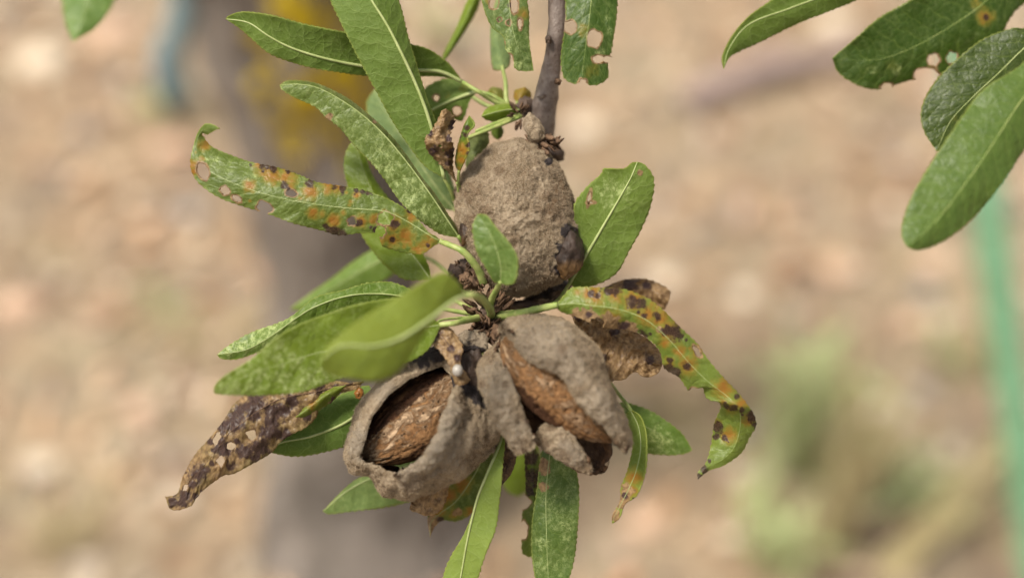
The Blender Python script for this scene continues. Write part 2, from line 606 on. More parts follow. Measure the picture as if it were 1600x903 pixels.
def sinh_axis(n, lo, hi, c, sc):
    a, b = math.asinh((lo - c) / sc), math.asinh((hi - c) / sc)
    return c + sc * np.sinh(np.linspace(a, b, n))


def ground_height(x, y):
    q = np.stack([x, y, np.zeros_like(x)], -1)
    near = np.exp(-((x / 9.0) ** 2 + ((y - 1.5) / 9.0) ** 2))
    return (0.018 * fbm(q * 2.1, 3) + 0.010 * fbm(q * 9.0 + 5, 3)) * near - 0.006


gx = sinh_axis(220, -150, 150, 0.0, 0.9)
gy = sinh_axis(260, -120, 260, 1.6, 0.9)
X, Y = np.meshgrid(gx, gy, indexing='ij')
GV = np.stack([X, Y, ground_height(X, Y)], -1).reshape(-1, 3)


def grid_faces(a, b):
    i, j = np.meshgrid(np.arange(a - 1), np.arange(b - 1), indexing='ij')
    return np.stack([i * b + j, (i + 1) * b + j, (i + 1) * b + j + 1, i * b + j + 1], -1).reshape(-1, 4)


ground = mesh_obj('ground', GV, grid_faces(220, 260), [ground_material()])
tag(ground, 'dry tan and pinkish orchard soil below the branch', None, None, 'structure')


def gz(x, y):
    return float(ground_height(np.array([x]), np.array([y]))[0])


def attr_mat(name, rough=0.85, spec=0.15, trans=0.0, bscale=150.0):
    m, nt = mat(name)
    k = NT(nt)
    c = k.attr('base')[0]
    v = k.n('ShaderNodeTexCoord').outputs['Object']
    n = k.noise(v, bscale, 4.0, 0.6)
    col = k.mix(0.6, c, k.mix(n, (0.6, 0.6, 0.6), (1.4, 1.4, 1.4)), 'MULTIPLY')
    p = k.bsdf(col, rough, spec, k.bump(n, 0.4, 0.003))
    if trans:
        tr = k.n('ShaderNodeBsdfTranslucent')
        k.set(tr.inputs['Color'], col)
        ms = k.n('ShaderNodeMixShader')
        ms.inputs[0].default_value = trans
        nt.links.new(p, ms.inputs[1])
        nt.links.new(tr.outputs[0], ms.inputs[2])
        p = ms.outputs[0]
    k.out(p)
    return m


# fallen dry leaves: thousands, one mass
def leaf_litter(n):
    u = np.linspace(-1, 1, 5)
    Vs, Fs, Cs = [], [], []
    pal = np.array([(0.42, 0.27, 0.16), (0.50, 0.36, 0.24), (0.30, 0.17, 0.09), (0.46, 0.33, 0.25), (0.24, 0.20, 0.17), (0.52, 0.43, 0.32), (0.40, 0.22, 0.13)])
    for i in range(n):
        x, y = RNG.uniform(-1.7, 1.7), RNG.uniform(0.35, 4.2)
        L, w = RNG.uniform(0.015, 0.05), RNG.uniform(0.005, 0.013)
        a = RNG.uniform(0, 2 * math.pi)
        prof = w * np.sqrt(np.clip(1 - u ** 2, 0.02, 1))
        bend = RNG.uniform(-0.01, 0.016)
        curl = RNG.uniform(-0.3, 0.9)
        tl = RNG.normal(0, 0.25, 2)
        rows = []
        for sgn in (-1, 0, 1):
            rows.append(np.stack([u * L / 2, sgn * prof, 0.006 + bend * u ** 2 + abs(sgn) * curl * prof], 1))
        q = np.array(rows).reshape(-1, 3)
        q[:, 2] += q[:, 0] * tl[0] + q[:, 1] * tl[1] + 0.004
        ca, sa = math.cos(a), math.sin(a)
        q = np.stack([q[:, 0] * ca - q[:, 1] * sa + x, q[:, 0] * sa + q[:, 1] * ca + y, q[:, 2]], 1)
        Vs.append(q)
        Fs.append(grid_faces(3, 5) + 15 * i)
        Cs.append(np.repeat((pal[RNG.integers(len(pal))] * RNG.uniform(0.75, 1.3))[None], 15, 0))
    V = np.vstack(Vs)
    V[:, 2] += ground_height(V[:, 0], V[:, 1])
    C = np.vstack(Cs)
    V, F, M, A = solid(V, np.vstack(Fs), 0.0005, {'base': C}, (0, 0, 0))
    o = mesh_obj('leaf_litter', V, F, [attr_mat('dry_leaf_litter', 0.8, 0.2)], A=A)
    tag(o, 'scattered dry brown leaves covering the soil', 'leaf litter', None, 'stuff')


leaf_litter(3600)


def blob(center, r, seed, sub=(14, 9), rough=0.25):
    th = np.linspace(0, 2 * math.pi, sub[0], endpoint=False)
    ph = np.linspace(0.0, math.pi, sub[1])
    T_, F_ = np.meshgrid(th, ph, indexing='ij')
    d = np.stack([np.cos(T_) * np.sin(F_), np.sin(T_) * np.sin(F_), np.cos(F_)], -1)
    k = 1 + rough * fbm(d * 1.3 + seed, 3)
    V = (d * k[..., None] * np.asarray(r)).reshape(-1, 3) + np.asarray(center)
    i, j = np.meshgrid(np.arange(sub[0]), np.arange(sub[1] - 1), indexing='ij')
    b = sub[1]
    ni = (i + 1) % sub[0]
    f = np.stack([i * b + j, i * b + j + 1, ni * b + j + 1, ni * b + j], -1).reshape(-1, 4)
    return V, f


def gravel(n):
    parts, cols = [], []
    for i in range(n):
        x, y = RNG.uniform(-1.6, 1.6), RNG.uniform(0.4, 4.0)
        r = RNG.uniform(0.005, 0.022) ** 1.0
        v, f = blob((x, y, gz(x, y) + r * 0.3), (r, r * RNG.uniform(0.6, 1), r * RNG.uniform(0.5, 0.8)), RNG.uniform(0, 90), (7, 5), 0.3)
        parts.append((v, f))
        c = np.array([(0.42, 0.34, 0.27), (0.34, 0.25, 0.19), (0.30, 0.28, 0.26), (0.62, 0.51, 0.40)][RNG.integers(4)])
        cols.append(np.repeat(c[None], len(v), 0))
    V, F = join(parts)
    o = mesh_obj('gravel', V, F, [attr_mat('gravel_stone', 0.9, 0.15)], A={'base': np.vstack(cols)})
    tag(o, 'small tan gravel strewn over the soil', 'gravel', None, 'stuff')


gravel(900)

M_STONE = {k: simple_mat('stone_' + k, a, b, 25, 0.9, 0.2, 0.6, 0.004, c) for k, a, b, c in (
    ('cream', (0.58, 0.48, 0.36), (0.66, 0.56, 0.44), (0.48, 0.38, 0.28)),
    ('pink', (0.52, 0.34, 0.23), (0.60, 0.43, 0.32), (0.42, 0.27, 0.2)),
    ('grey', (0.30, 0.27, 0.25), (0.40, 0.36, 0.33), (0.24, 0.21, 0.2)))}
STONES = [  # photo x, y, width px, tint, label
    (912, 198, 62, 'cream', 'bright cream stone on the soil right of the fruiting stem'),
    (1300, 36, 60, 'cream', 'cream stone on the soil between the two upper leaf tips'),
    (1166, 456, 46, 'cream', 'small round cream stone beside the arching spotted leaf'),
    (1385, 655, 78, 'cream', 'oblong cream stone behind the green weed'),
    (1390, 640, 40, 'pink', 'pink stone touching the oblong cream stone'),
    (66, 738, 60, 'cream', 'cream stone in the litter below the pink soil patch'),
    (1312, 425, 50, 'pink', 'pink stone on open soil above the green weed'),
    (1425, 505, 55, 'pink', 'flat pink stone between green weed and green stake'),
    (1460, 410, 50, 'pink', 'pink stone under the long hanging green leaf'),
    (1040, 430, 52, 'cream', 'pale stone behind the broad leaf of the closed almond'),
    (1435, 620, 44, 'grey', 'small grey stone right of the oblong cream stone'),
    (180, 60, 70, 'pink', 'pink stone below the pale green leaf tip'),
    (70, 105, 80, 'cream', 'large flat cream stone far left of the trunk'),
    (30, 480, 80, 'pink', 'wide pink stone in the litter left of the trunk'),
    (265, 240, 56, 'pink', 'small pink stone close to the foot of the trunk'),
    (220, 645, 50, 'pink', 'pink stone near the brown shrivelled leaf'),
    (540, 380, 36, 'cream', 'pale stone showing between spotted leaf and trunk'),
    (300, 330, 44, 'grey', 'grey stone leaning at the trunk'),
    (1010, 820, 60, 'pink', 'pink stone below the yellow twisted leaf'),
    (1480, 150, 50, 'cream', 'cream stone behind the hole-eaten, shade-darkened leaf'),
]
for i, (sx, sy, w, tint, lab) in enumerate(STONES):
    p = G(sx, sy)
    dpt = np.dot(p - CAMP, FW)
    r = w * KPX * dpt / 2
    sq = RNG.uniform(0.65, 0.9)
    z0 = gz(p[0], p[1])
    v, f = blob((p[0], p[1], z0 + r * 0.25), (r, r * sq, r * 0.55), 7.7 * i, (20, 13), 0.22)
    o = mesh_obj('stone', v, f, [M_STONE[tint]], base=(p[0], p[1], z0))
    tag(o, lab, 'stone', 'stones lying on the orchard soil')

# broken branch lying on the soil, upper right
a, b = G(1075, 172), G(1345, 88)
path = crom([a + (0, 0, .02), a * .6 + b * .4 + (0, 0.01, .028), b + (0, 0, .02)], 24)
v, f = tube_mesh(path, np.linspace(0.026, 0.019, 24), 14, True, 0.10, 3.0)
M_DEAD = simple_mat('weathered_wood', (0.27, 0.2, 0.18), (0.40, 0.31, 0.28), 40, 0.85, 0.2, 0.6, 0.003, (0.2, 0.15, 0.13))
o = mesh_obj('fallen_branch', v, f, [M_DEAD], base=a)
tag(o, 'weathered pinkish grey piece of branch lying on the soil', 'branch')

# ------------------------------------------------------------------ the tree behind
TRX, TRY = -0.205, 1.16
tree = thing('almond_tree', 'thick grey brown tree trunk with yellow lichen behind the fruit', 'tree', (TRX + 0.02, TRY, gz(TRX, TRY)))


def trunk_center(z):
    return np.array((TRX + 0.03 * (0.75 - z) / 0.75 + 0.012 * math.sin(z * 5), TRY + 0.02 * math.sin(z * 3.1), z))


def trunk_rad(z):
    return 0.088 + 0.055 * math.exp(-max(z, 0) / 0.09) + 0.006 * math.sin(z * 9)


zs = np.linspace(-0.04, 1.45, 150)
NTH = 90
ang = np.linspace(0, 2 * math.pi, NTH, endpoint=False)
TV = []
for z in zs:
    c = trunk_center(z)
    r = trunk_rad(z)
    TV.append(np.stack([c[0] + r * np.cos(ang), c[1] + r * np.sin(ang), np.full(NTH, z)], 1))
TV = np.array(TV)
q = TV.reshape(-1, 3)
bark = fbm(q * (22, 22, 8), 4, 0.6) * 0.010 + fbm(q * 7 + 3, 2) * 0.010
nn = np.stack([np.cos(ang), np.sin(ang), np.zeros(NTH)], 1)
q = q + np.tile(nn, (len(zs), 1)) * bark[:, None]
i, j = np.meshgrid(np.arange(len(zs) - 1), np.arange(NTH), indexing='ij')
TF = np.stack([i * NTH + j, i * NTH + (j + 1) % NTH, (i + 1) * NTH + (j + 1) % NTH, (i + 1) * NTH + j], -1).reshape(-1, 4)
M_TRUNK = simple_mat('tree_bark', (0.095, 0.082, 0.07), (0.27, 0.232, 0.20), 9, 0.9, 0.15, 0.9, 0.01, (0.10, 0.075, 0.06))
mesh_obj('trunk', q, TF, [M_TRUNK], tree)
# a limb arching forward above the frame carries the twigs
LIMB = crom([trunk_center(1.22), (-0.14, 0.98, 1.50), (-0.03, 0.70, 1.60), (0.04, 0.42, 1.60), (0.10, 0.30, 1.57)], 60)
v, f = tube_mesh(LIMB, np.linspace(0.04, 0.010, 60), 16, True, 0.12, 1.0)
mesh_obj('limb', v, f, [M_TRUNK], tree)
M_LICHEN = simple_mat('yellow_lichen', (0.50, 0.35, 0.015), (0.60, 0.45, 0.03), 90, 0.9, 0.1, 0.7, 0.003, (0.32, 0.18, 0.02))


def trunk_point(px, py):
    """where the view line through a photo position meets the trunk"""
    d = FW + (px - 800.0) * KPX * RX - (py - 451.5) * KPX * UP
    for s in np.linspace(0.8, 2.2, 1400):
        pt = CAMP + d * s
        c = trunk_center(pt[2])
        if math.hypot(pt[0] - c[0], pt[1] - c[1]) < trunk_rad(pt[2]) + 0.004:
            return pt
    return None


for kx, (px, py, wpx) in enumerate([(478, 160, 62), (540, 120, 62), (452, 215, 42), (590, 45, 50), (470, 30, 55), (575, 170, 50), (425, 105, 28), (520, 215, 38), (445, 8, 40), (555, 262, 30), (600, 110, 40), (508, 60, 34), (420, 170, 24), (400, 60, 30), (495, 105, 30), (555, 75, 34), (610, 165, 34), (465, 250, 26), (405, 130, 22), (540, 20, 30), (585, 225, 30), (430, 40, 20)]):
    pt = trunk_point(px, py)
    if pt is None:
        continue
    c = trunk_center(pt[2])
    a0 = math.atan2(pt[1] - c[1], pt[0] - c[0])
    rpatch = wpx * KPX * 1.3 * 0.62
    rr = np.linspace(0, 1, 8)
    tt = np.linspace(0, 2 * math.pi, 22, endpoint=False)
    R_, T_ = np.meshgrid(rr, tt, indexing='ij')
    lob = 1 + 0.35 * fbm(np.stack([np.cos(T_) * 1.5 + kx * 5, np.sin(T_) * 1.5, T_ * 0], -1), 3)
    du = R_ * np.cos(T_) * rpatch * lob
    dv = R_ * np.sin(T_) * rpatch * lob * 1.25
    zz = pt[2] + dv
    vv = []
    for (du_, zz_, r_) in zip(du.ravel(), zz.ravel(), R_.ravel()):
        c = trunk_center(zz_)
        R0 = trunk_rad(zz_)
        aa = a0 + du_ / R0
        n_ = np.array((math.cos(aa), math.sin(aa), 0))
        qq = c + n_ * R0
        bk = float(fbm(qq * (22, 22, 8), 4, 0.6)) * 0.010 + float(fbm(qq * 7 + 3, 2)) * 0.010
        vv.append(qq + n_ * (bk + 0.0035 - 0.006 * r_ ** 3))
    i, j = np.meshgrid(np.arange(7), np.arange(22), indexing='ij')
    ff = np.stack([i * 22 + j, (i + 1) * 22 + j, (i + 1) * 22 + (j + 1) % 22, i * 22 + (j + 1) % 22], -1).reshape(-1, 4)
    mesh_obj('lichen', np.array(vv), ff, [M_LICHEN], tree)

# teal plastic tie round the trunk with a hanging end
def ribbon(path, up, w, th):
    path, up = np.asarray(path), np.asarray(up)
    V = np.stack([path - up * w / 2, path, path + up * w / 2], 1).reshape(-1, 3)
    return solid(V, grid_faces(len(path), 3), th, {}, (0, 0, 0))


M_TIE = simple_mat('teal_plastic', (0.22, 0.34, 0.37), (0.34, 0.45, 0.50), 18, 0.45, 0.4, 0.2, 0.002, trans=0.2)
tz = trunk_point(420, 2)[2] + 0.045
tie = thing('tree_tie', 'teal blue plastic tie knotted round the lichen covered trunk', 'tie', trunk_center(tz))
aa = np.linspace(0, 2 * math.pi, 60)
ring = np.array([trunk_center(tz + 0.03 * math.cos(x)) + np.array((math.cos(x), math.sin(x), 0)) * (trunk_rad(tz) + 0.014) for x in aa])
V, F, M, A = ribbon(ring, np.repeat([[0, 0, 1.0]], 60, 0), 0.03, 0.0012)
mesh_obj('band', V, F, [M_TIE], tie)
p0 = trunk_point(300, 4)
c0 = trunk_center(tz)
n_out = (np.array((p0[0], p0[1], 0)) - np.array((c0[0], c0[1], 0)))
n_out /= np.linalg.norm(n_out)
p1 = p0 + n_out * 0.012
tail = crom([p1 + (0.012, 0, 0.06), p1 + (0.004, 0, 0.0), p1 + (-0.018, -0.004, -0.05), p1 + (-0.016, 0.0, -0.10)], 24)
V, F, M, A = ribbon(tail, np.repeat([[1.0, 0.2, 0.15]], 24, 0), 0.030, 0.0012)
mesh_obj('tail', V, F, [M_TIE], tie)

# green stake
st0, st1 = G(1640, 1010), P(1530, 240, 105)
dirv = st1 - st0
M_STAKE = simple_mat('green_plastic', (0.15, 0.33, 0.18), (0.22, 0.42, 0.25), 6, 0.5, 0.4, 0.3, 0.002)
stake = thing('garden_stake', 'slanting light green plastic stake standing in the soil', 'stake', st0)
sp = np.array([st0 - dirv * 0.08 + dirv * 1.5 * t_ for t_ in np.linspace(0, 1, 50)])
v, f = tube_mesh(sp, 0.0185, 16)
mesh_obj('rod', v, f, [M_STAKE], stake)
for t_ in np.linspace(0.1, 1.4, 12):
    c_ = st0 + dirv * t_
    dn = dirv / np.linalg.norm(dirv)
    v, f = tube_mesh(np.array([c_ - dn * .004, c_ - dn * .002, c_ + dn * .002, c_ + dn * .004]), np.array([0.018, 0.0205, 0.0205, 0.018]), 16)
    mesh_obj('ridge', v, f, [M_STAKE], stake)

# weeds: stems with pairs of leaves
M_WEED = simple_mat('weed_leaf', (0.50, 0.58, 0.28), (0.60, 0.64, 0.36), 30, 0.6, 0.3, 0.3, 0.002, trans=0.5)
M_STRAW = simple_mat('straw', (0.42, 0.34, 0.17), (0.52, 0.44, 0.26), 30, 0.7, 0.25, 0.3, 0.002, trans=0.15)
uu = np.linspace(0, 1, 9)
wv = []
for s_ in (-1, -.5, 0, .5, 1):
    w_ = 0.10 * np.sin(math.pi * uu ** 0.8) + 0.004
    wv.append(np.stack([uu, s_ * w_, 0.12 * np.sin(uu * 2.6) + abs(s_) * 0.06 * np.sin(math.pi * uu)], 1))
WV = np.array(wv).reshape(-1, 3)
weed_leaf_V, weed_leaf_F, _m, _a = solid(WV, grid_faces(5, 9), 0.01, {}, (0, 0, 0))


def weed(px, py, h, nst, lab, nl=7, ls=0.05, spread=0.10):
    b_ = G(px, py)
    b_[2] = gz(b_[0], b_[1])
    root = thing('weed', lab, 'weed', b_, 'green weeds growing in the soil')
    lm = None
    for s_ in range(nst):
        a_ = RNG.uniform(0, 2 * math.pi)
        hh = h * RNG.uniform(0.65, 1.0)
        tip = b_ + np.array((math.cos(a_) * spread * RNG.uniform(.3, 1), math.sin(a_) * spread * RNG.uniform(.3, 1), hh))
        pth = crom([b_ - (0, 0, 0.01), b_ * .6 + tip * .4 + (0, 0, 0.1 * hh), tip], 14)
        v_, f_ = tube_mesh(pth, np.linspace(0.0022, 0.001, 14), 6)
        mesh_obj('stem', v_, f_, [M_STRAW], root)
        for l_ in range(nl):
            t_ = 3 + int(10 * (l_ + 1) / nl)
            if lm is None:
                lo = mesh_obj('leaf', weed_leaf_V + b_, weed_leaf_F, [M_WEED], root)
                lm = lo
            else:
                lo = lm.copy()
                COL.objects.link(lo)
            lo.parent = root
            lo.location = Vector(pth[min(t_, 13)] - b_)
            lo.rotation_euler = (RNG.uniform(-.4, .4), RNG.uniform(-0.7, 0.1), RNG.uniform(0, 6.28))
            s2 = ls * RNG.uniform(.6, 1.2)
            lo.scale = (s2, s2, s2)


weed(1275, 740, 0.24, 5, 'tall pale green weed with broad leaves beside the oblong stone', 8, 0.07, 0.09)
weed(1205, 905, 0.12, 5, 'low pale green weed at the foot of the tall weed', 6, 0.05, 0.06)
weed(1410, 800, 0.08, 5, 'small spreading green weed below the oblong cream stone', 6, 0.05, 0.08)
weed(1475, 560, 0.05, 3, 'tiny green seedling near the green stake', 5, 0.04, 0.05)
weed(245, 190, 0.05, 3, 'green weed left of the tree trunk', 6, 0.06, 0.06)
weed(235, 480, 0.03, 2, 'small green weed below the trunk among dry leaves', 5, 0.05, 0.05)
weed(700, 70, 0.07, 3, 'green weed right behind the trunk', 5, 0.05, 0.05)


def straw_tuft(px, py, n, L, lab, lean=(0, 0), spread=0.05, m_=None):
    b_ = G(px, py)
    b_[2] = gz(b_[0], b_[1])
    root = thing('grass_tuft', lab, 'grass', b_, 'tufts of pale green grass') if m_ else thing('dry_grass_tuft', lab, 'dry grass', b_, 'tufts of dry straw coloured grass')
    for s_ in range(n):
        ll = L * RNG.uniform(.6, 1.1)
        o_ = RNG.normal(0, 0.012, 3) * (1, 1, 0)
        tip = b_ + np.array((lean[0] + RNG.normal(0, spread), lean[1] + RNG.normal(0, spread), ll))
        pth = crom([b_ + o_ - (0, 0, .01), (b_ + tip) / 2 + (0, 0, 0.12 * ll), tip], 10)
        v_, f_ = tube_mesh(pth, np.linspace(0.0034, 0.0012, 10), 6)
        mesh_obj('blade', v_, f_, [m_ or M_STRAW], root)


straw_tuft(1300, 860, 30, 0.30, 'upright dry straw grass between the two pale weeds', (0.02, 0.02), 0.035)
straw_tuft(1380, 895, 26, 0.14, 'dry straw grass leaning towards the green stake', (0.20, 0.12), 0.03)
straw_tuft(1245, 745, 18, 0.20, 'pale green grass tuft left of the tall weed', (0.0, 0.03), 0.05, M_WEED)
straw_tuft(1320, 770, 14, 0.15, 'pale green grass tuft right of the tall weed', (0.02, 0.03), 0.05, M_WEED)
straw_tuft(1200, 880, 16, 0.12, 'low pale green grass tuft beside the low weed', (0.0, 0.03), 0.06, M_WEED)
straw_tuft(420, 760, 14, 0.08, 'short dry straw tuft below the brown shrivelled leaf', (0.03, 0), 0.06)
straw_tuft(120, 860, 16, 0.09, 'short dry straw tuft beside the cream stone in litter', (-0.03, 0), 0.06)
straw_tuft(330, 560, 12, 0.06, 'thin dry straw tuft in front of the trunk', (0.0, 0), 0.06)
straw_tuft(1050, 640, 12, 0.07, 'thin dry straw tuft behind the arching spotted leaf', (0.02, 0), 0.06)
straw_tuft(1560, 600, 12, 0.09, 'dry straw tuft at the foot of the green stake', (-0.03, 0), 0.06)

# ------------------------------------------------------------------ the fruiting branch
branch = thing('almond_branch', 'purplish grey almond twig bearing green and spotted leaves and three almonds', 'branch', P(868, -60, 1.0))
twig_r = thing('almond_branch', 'almond twig with four large leaves, two with shade in their colour, hanging beside the green stake', 'branch', P(1760, -120, 0.5))
twig_l = thing('almond_branch', 'almond twig with one pale green leaf tip left of the trunk', 'branch', P(150, -220, 6.0))
LEAF_ID = [0]


def loft(mid, A, B, zA, zB, nu, nv, pw=1.6, ease=True):
    """sheet between edge curve A, middle curve and edge curve B (photo px and cm behind the focus plane)"""
    mid = np.array([(m_ if len(m_) == 3 else (*m_, 0)) for m_ in mid], float)
    m = crom(mid, nu)

    def edge(E):
        e = [mid[0, :2]] + [p_[:2] for p_ in E] + [mid[-1, :2]]
        return crom(np.array(e), nu)

    a, b = edge(A), edge(B)
    wa = np.linalg.norm(a - m[:, :2], axis=1)
    wb = np.linalg.norm(b - m[:, :2], axis=1)
    za = zA * wa / (wa.max() + 1e-6)
    zb = zB * wb / (wb.max() + 1e-6)
    v = np.linspace(-1, 1, 2 * nv + 1)
    px = np.zeros((nu, 2 * nv + 1, 3))
    for k, vv in enumerate(v):
        e, z, w = (a, za, -vv) if vv < 0 else (b, zb, vv)
        px[:, k, :2] = m[:, :2] + (e - m[:, :2]) * w
        px[:, k, 2] = m[:, 2] + z * w ** pw
    return px, m, wa, wb, v


def sstep(x, lo, hi):
    t = np.clip((x - lo) / (hi - lo), 0, 1)
    return t * t * (3 - 2 * t)


def leaf(parent, mid, A, B, col, zA=0.2, zB=0.2, nu=170, nv=18, pw=1.5, rust=(), necro=(), dryspots=(), pale=0.25, holes=(),
         under=False, stalk=None, stalk_r=0.055, rib=0.026, label=None, name='leaf', dry=0.0, wave=0.05, teeth=1.3, necro_all=0.0, thick=0.028,
         tipdry=0.0, rust_all=0.0, crink=0.0, jag=0.12, palespots=(), ribmat=None):
    LEAF_ID[0] += 1
    sd = LEAF_ID[0] * 3.71
    px, m, wa, wb, v = loft(mid, A, B, zA, zB, nu, nv, pw)
    n2 = 2 * nv + 1
    cmpx = KPX * FOCUS * 100
    arc = np.concatenate([[0], np.cumsum(np.linalg.norm(np.diff(m[:, :2] * cmpx, axis=0), axis=1))])
    U = np.linspace(0, 1, nu)
    # serrated margin
    if teeth:
        for kk, w in ((0, wa), (n2 - 1, wb)):
            per = arc / 0.135
            saw = (per % 1.0) ** 1.4
            amp = teeth * (saw - 0.4) * 2.3 * np.clip(w / 14, 0, 1) * (0.6 + 0.6 * perlin(np.stack([arc * 2 + sd, arc * 0 + kk, arc * 0], 1)))
            dirs = px[:, kk, :2] - m[:, :2]
            dirs /= np.linalg.norm(dirs, axis=1)[:, None] + 1e-6
            px[:, kk, :2] += dirs * amp[:, None]
    # blistered, wavy blade
    W = np.where(v[None] < 0, wa[:, None], wb[:, None]) * cmpx
    T = v[None] * W
    S = np.repeat(arc[:, None], n2, 1)
    q = np.stack([S, T, np.full_like(S, sd)], -1)
    px[..., 2] += (wave * fbm(q * 1.1, 2) + 0.35 * wave * fbm(q * 3.3 + 9, 2)) * np.clip(W / 0.3, 0, 1) * (0.3 + 0.7 * np.abs(v)[None])
    px[..., 2] += wave * 0.8 * np.abs(v[None]) ** 3 * np.sin(S * 4.2 + sd) * np.clip(W / 0.5, 0, 1)
    if crink:
        cr = fbm(q * 4.0 + 31, 4, 0.6)
        px[..., 2] += crink * cr * np.clip(W / 0.2, 0, 1)
        px[..., 0] += crink * 10 * fbm(q * 3.0 + 51, 3) * np.clip(W / 0.2, 0, 1)
        px[..., 1] += crink * 10 * fbm(q * 3.0 + 71, 3) * np.clip(W / 0.2, 0, 1)
    XY = px[..., :2].copy()
    rg_ = np.random.default_rng(LEAF_ID[0])
    if name == 'leaf':          # satellites of uneven size round the larger lesions
        rust = list(rust) + [(x + rg_.normal(0, 1.5 * r), y + rg_.normal(0, 1.2 * r), r * rg_.uniform(0.2, 0.75), 0.8 * (st_[0] if st_ else 1.0)) for (x, y, r, *st_) in rust for _k in range(2)]
        necro = list(necro) + [(x + rg_.normal(0, 1.2 * r), y + rg_.normal(0, 1.1 * r), r * rg_.uniform(0.2, 0.6)) for (x, y, r) in necro for _k in range(1)]
    rm = np.zeros((nu, n2))
    gm = np.full((nu, n2), necro_all)
    dm = np.full((nu, n2), dry)
    rm += rust_all
    nzv = fbm(np.stack([XY[..., 0] / 9, XY[..., 1] / 9, np.full((nu, n2), sd)], -1), 3)
    for (x, y, r, *st_) in rust:
        st_ = st_[0] if st_ else 1.0
        d_ = np.hypot(XY[..., 0] - x, XY[..., 1] - y) / (r * 1.15) + 0.35 * nzv
        rm = np.maximum(rm, st_ * (1 - sstep(d_, 0.0, 1.85)))
    for (x, y, r) in necro:
        d_ = np.hypot(XY[..., 0] - x, XY[..., 1] - y) / r + 0.5 * nzv
        gm = np.maximum(gm, 1 - sstep(d_, 0.3, 1.55))
    for (x, y, r) in dryspots:
        d_ = np.hypot(XY[..., 0] - x, XY[..., 1] - y) / r + 0.5 * nzv
        dm = np.maximum(dm, 1 - sstep(d_, 0.6, 1.25))
    pm = np.full((nu, n2), pale)
    for (x, y, r) in palespots:
        d_ = np.hypot(XY[..., 0] - x, XY[..., 1] - y) / r + 0.5 * nzv
        pm = np.maximum(pm, 1.7 * (1 - sstep(d_, 0.4, 1.2)))
    if tipdry:
        dm = np.maximum(dm, sstep(U[:, None] + 0.06 * nzv, 1 - tipdry, 1 - tipdry * 0.4))
    kill = np.zeros((nu, n2), bool)
    hpx = px[..., :2].reshape(-1, 2)
    inside_all = np.zeros(nu * n2, bool)
    faces = grid_faces(nu, n2)
    keep = np.ones(len(faces), bool)
    for hi, hole in enumerate(holes):
        x, y, rx, ry = hole[:4]
        ro = math.radians(hole[4]) if len(hole) > 4 else 0.0
        dx, dy = hpx[:, 0] - x, hpx[:, 1] - y
        ex = (dx * math.cos(ro) + dy * math.sin(ro)) / rx
        ey = (-dx * math.sin(ro) + dy * math.cos(ro)) / ry
        an = np.arctan2(ey, ex)
        lim = 1 + jag * 2.2 * perlin(np.stack([np.cos(an) * 1.6 + hi * 3.1, np.sin(an) * 1.6 + sd, an * 0], -1))
        rho = np.hypot(ex, ey) / lim
        ins = rho < 1
        keep &= ~ins[faces].all(axis=1)
        mv = ins & (rho > 1e-3)
        sc = np.ones_like(rho)
        sc[mv] = 1 / rho[mv]
        hpx[:, 0] = np.where(ins, x + dx * sc, hpx[:, 0])
        hpx[:, 1] = np.where(ins, y + dy * sc, hpx[:, 1])
        edge_ = (1 - sstep(np.maximum(rho, 1), 1.0, 1.0 + 3.6 / min(rx, ry))).reshape(nu, n2)
        dm = np.maximum(dm, 0.75 * edge_)
    faces = faces[keep]
    px[..., :2] = hpx.reshape(nu, n2, 2)
    Vw = P(px[..., 0], px[..., 1], px[..., 2]).reshape(-1, 3)
    base = np.repeat(np.array(col, float)[None], nu * n2, 0)
    mask = np.stack([rm, gm, pm], -1).reshape(-1, 3)
    mg = sstep(np.abs(v)[None] * W, W - 0.035, W - 0.008) * np.ones((nu, 1))
    mask2 = np.stack([dm, mg, dm * 0], -1).reshape(-1, 3)
    uv = np.stack([S + 13.0 * LEAF_ID[0], T], -1).reshape(-1, 2)
    n0 = vnormals(Vw, faces)
    toward = float(np.mean(np.sum(n0 * (CAMP - Vw), axis=1)))
    if toward < 0:
        faces = faces[:, ::-1]
    # the ribbed strip for the middle vein, before the blade loses its vertices
    nrm = vnormals(Vw, faces).reshape(nu, n2, 3)[:, nv]
    ribpath = Vw.reshape(nu, n2, 3)[:, nv]
    Vc, Fc, Ac = compact(Vw, faces, {'base': base, 'mask': mask, 'mask2': mask2, 'uv': uv})
    V, F, M, Aa = solid(Vc, Fc, thick / 100, Ac, (1, 0, 1) if under else (0, 1, 0))
    o = mesh_obj(name, V, F, [M_LEAF, M_UNDER], parent, M, Aa)
    if label:
        o['label'] = label
    if rib:
        step = max(1, nu // 45)
        keepu = [i_ for i_ in range(0, nu, step)]
        covered = np.ones(nu, bool)
        for hole in holes:
            covered &= ((m[:, 0] - hole[0]) / hole[2]) ** 2 + ((m[:, 1] - hole[1]) / hole[3]) ** 2 > 0.9
        run, runs = [], []
        for i_ in keepu:
            if covered[i_]:
                run.append(i_)
            elif run:
                runs.append(run)
                run = []
        runs.append(run)
        parts = []
        for run in runs:
            if len(run) > 3:
                tt = np.array(run) / nu
                rr = (rib if under else rib * 0.65) / 100 * (0.22 + 0.78 * (1 - tt) ** 0.8)
                lift = (0.35 if under else 0.05)
                parts.append(tube_mesh(ribpath[run] + nrm[run] * (rr * lift - 0.00004)[:, None], rr, 6))
        if parts:
            v_, f_ = join(parts)
            mesh_obj('midrib', v_, f_, [ribmat or (M_RIB if (dry < 0.5 and necro_all < 0.5) else M_SCALE)], o)
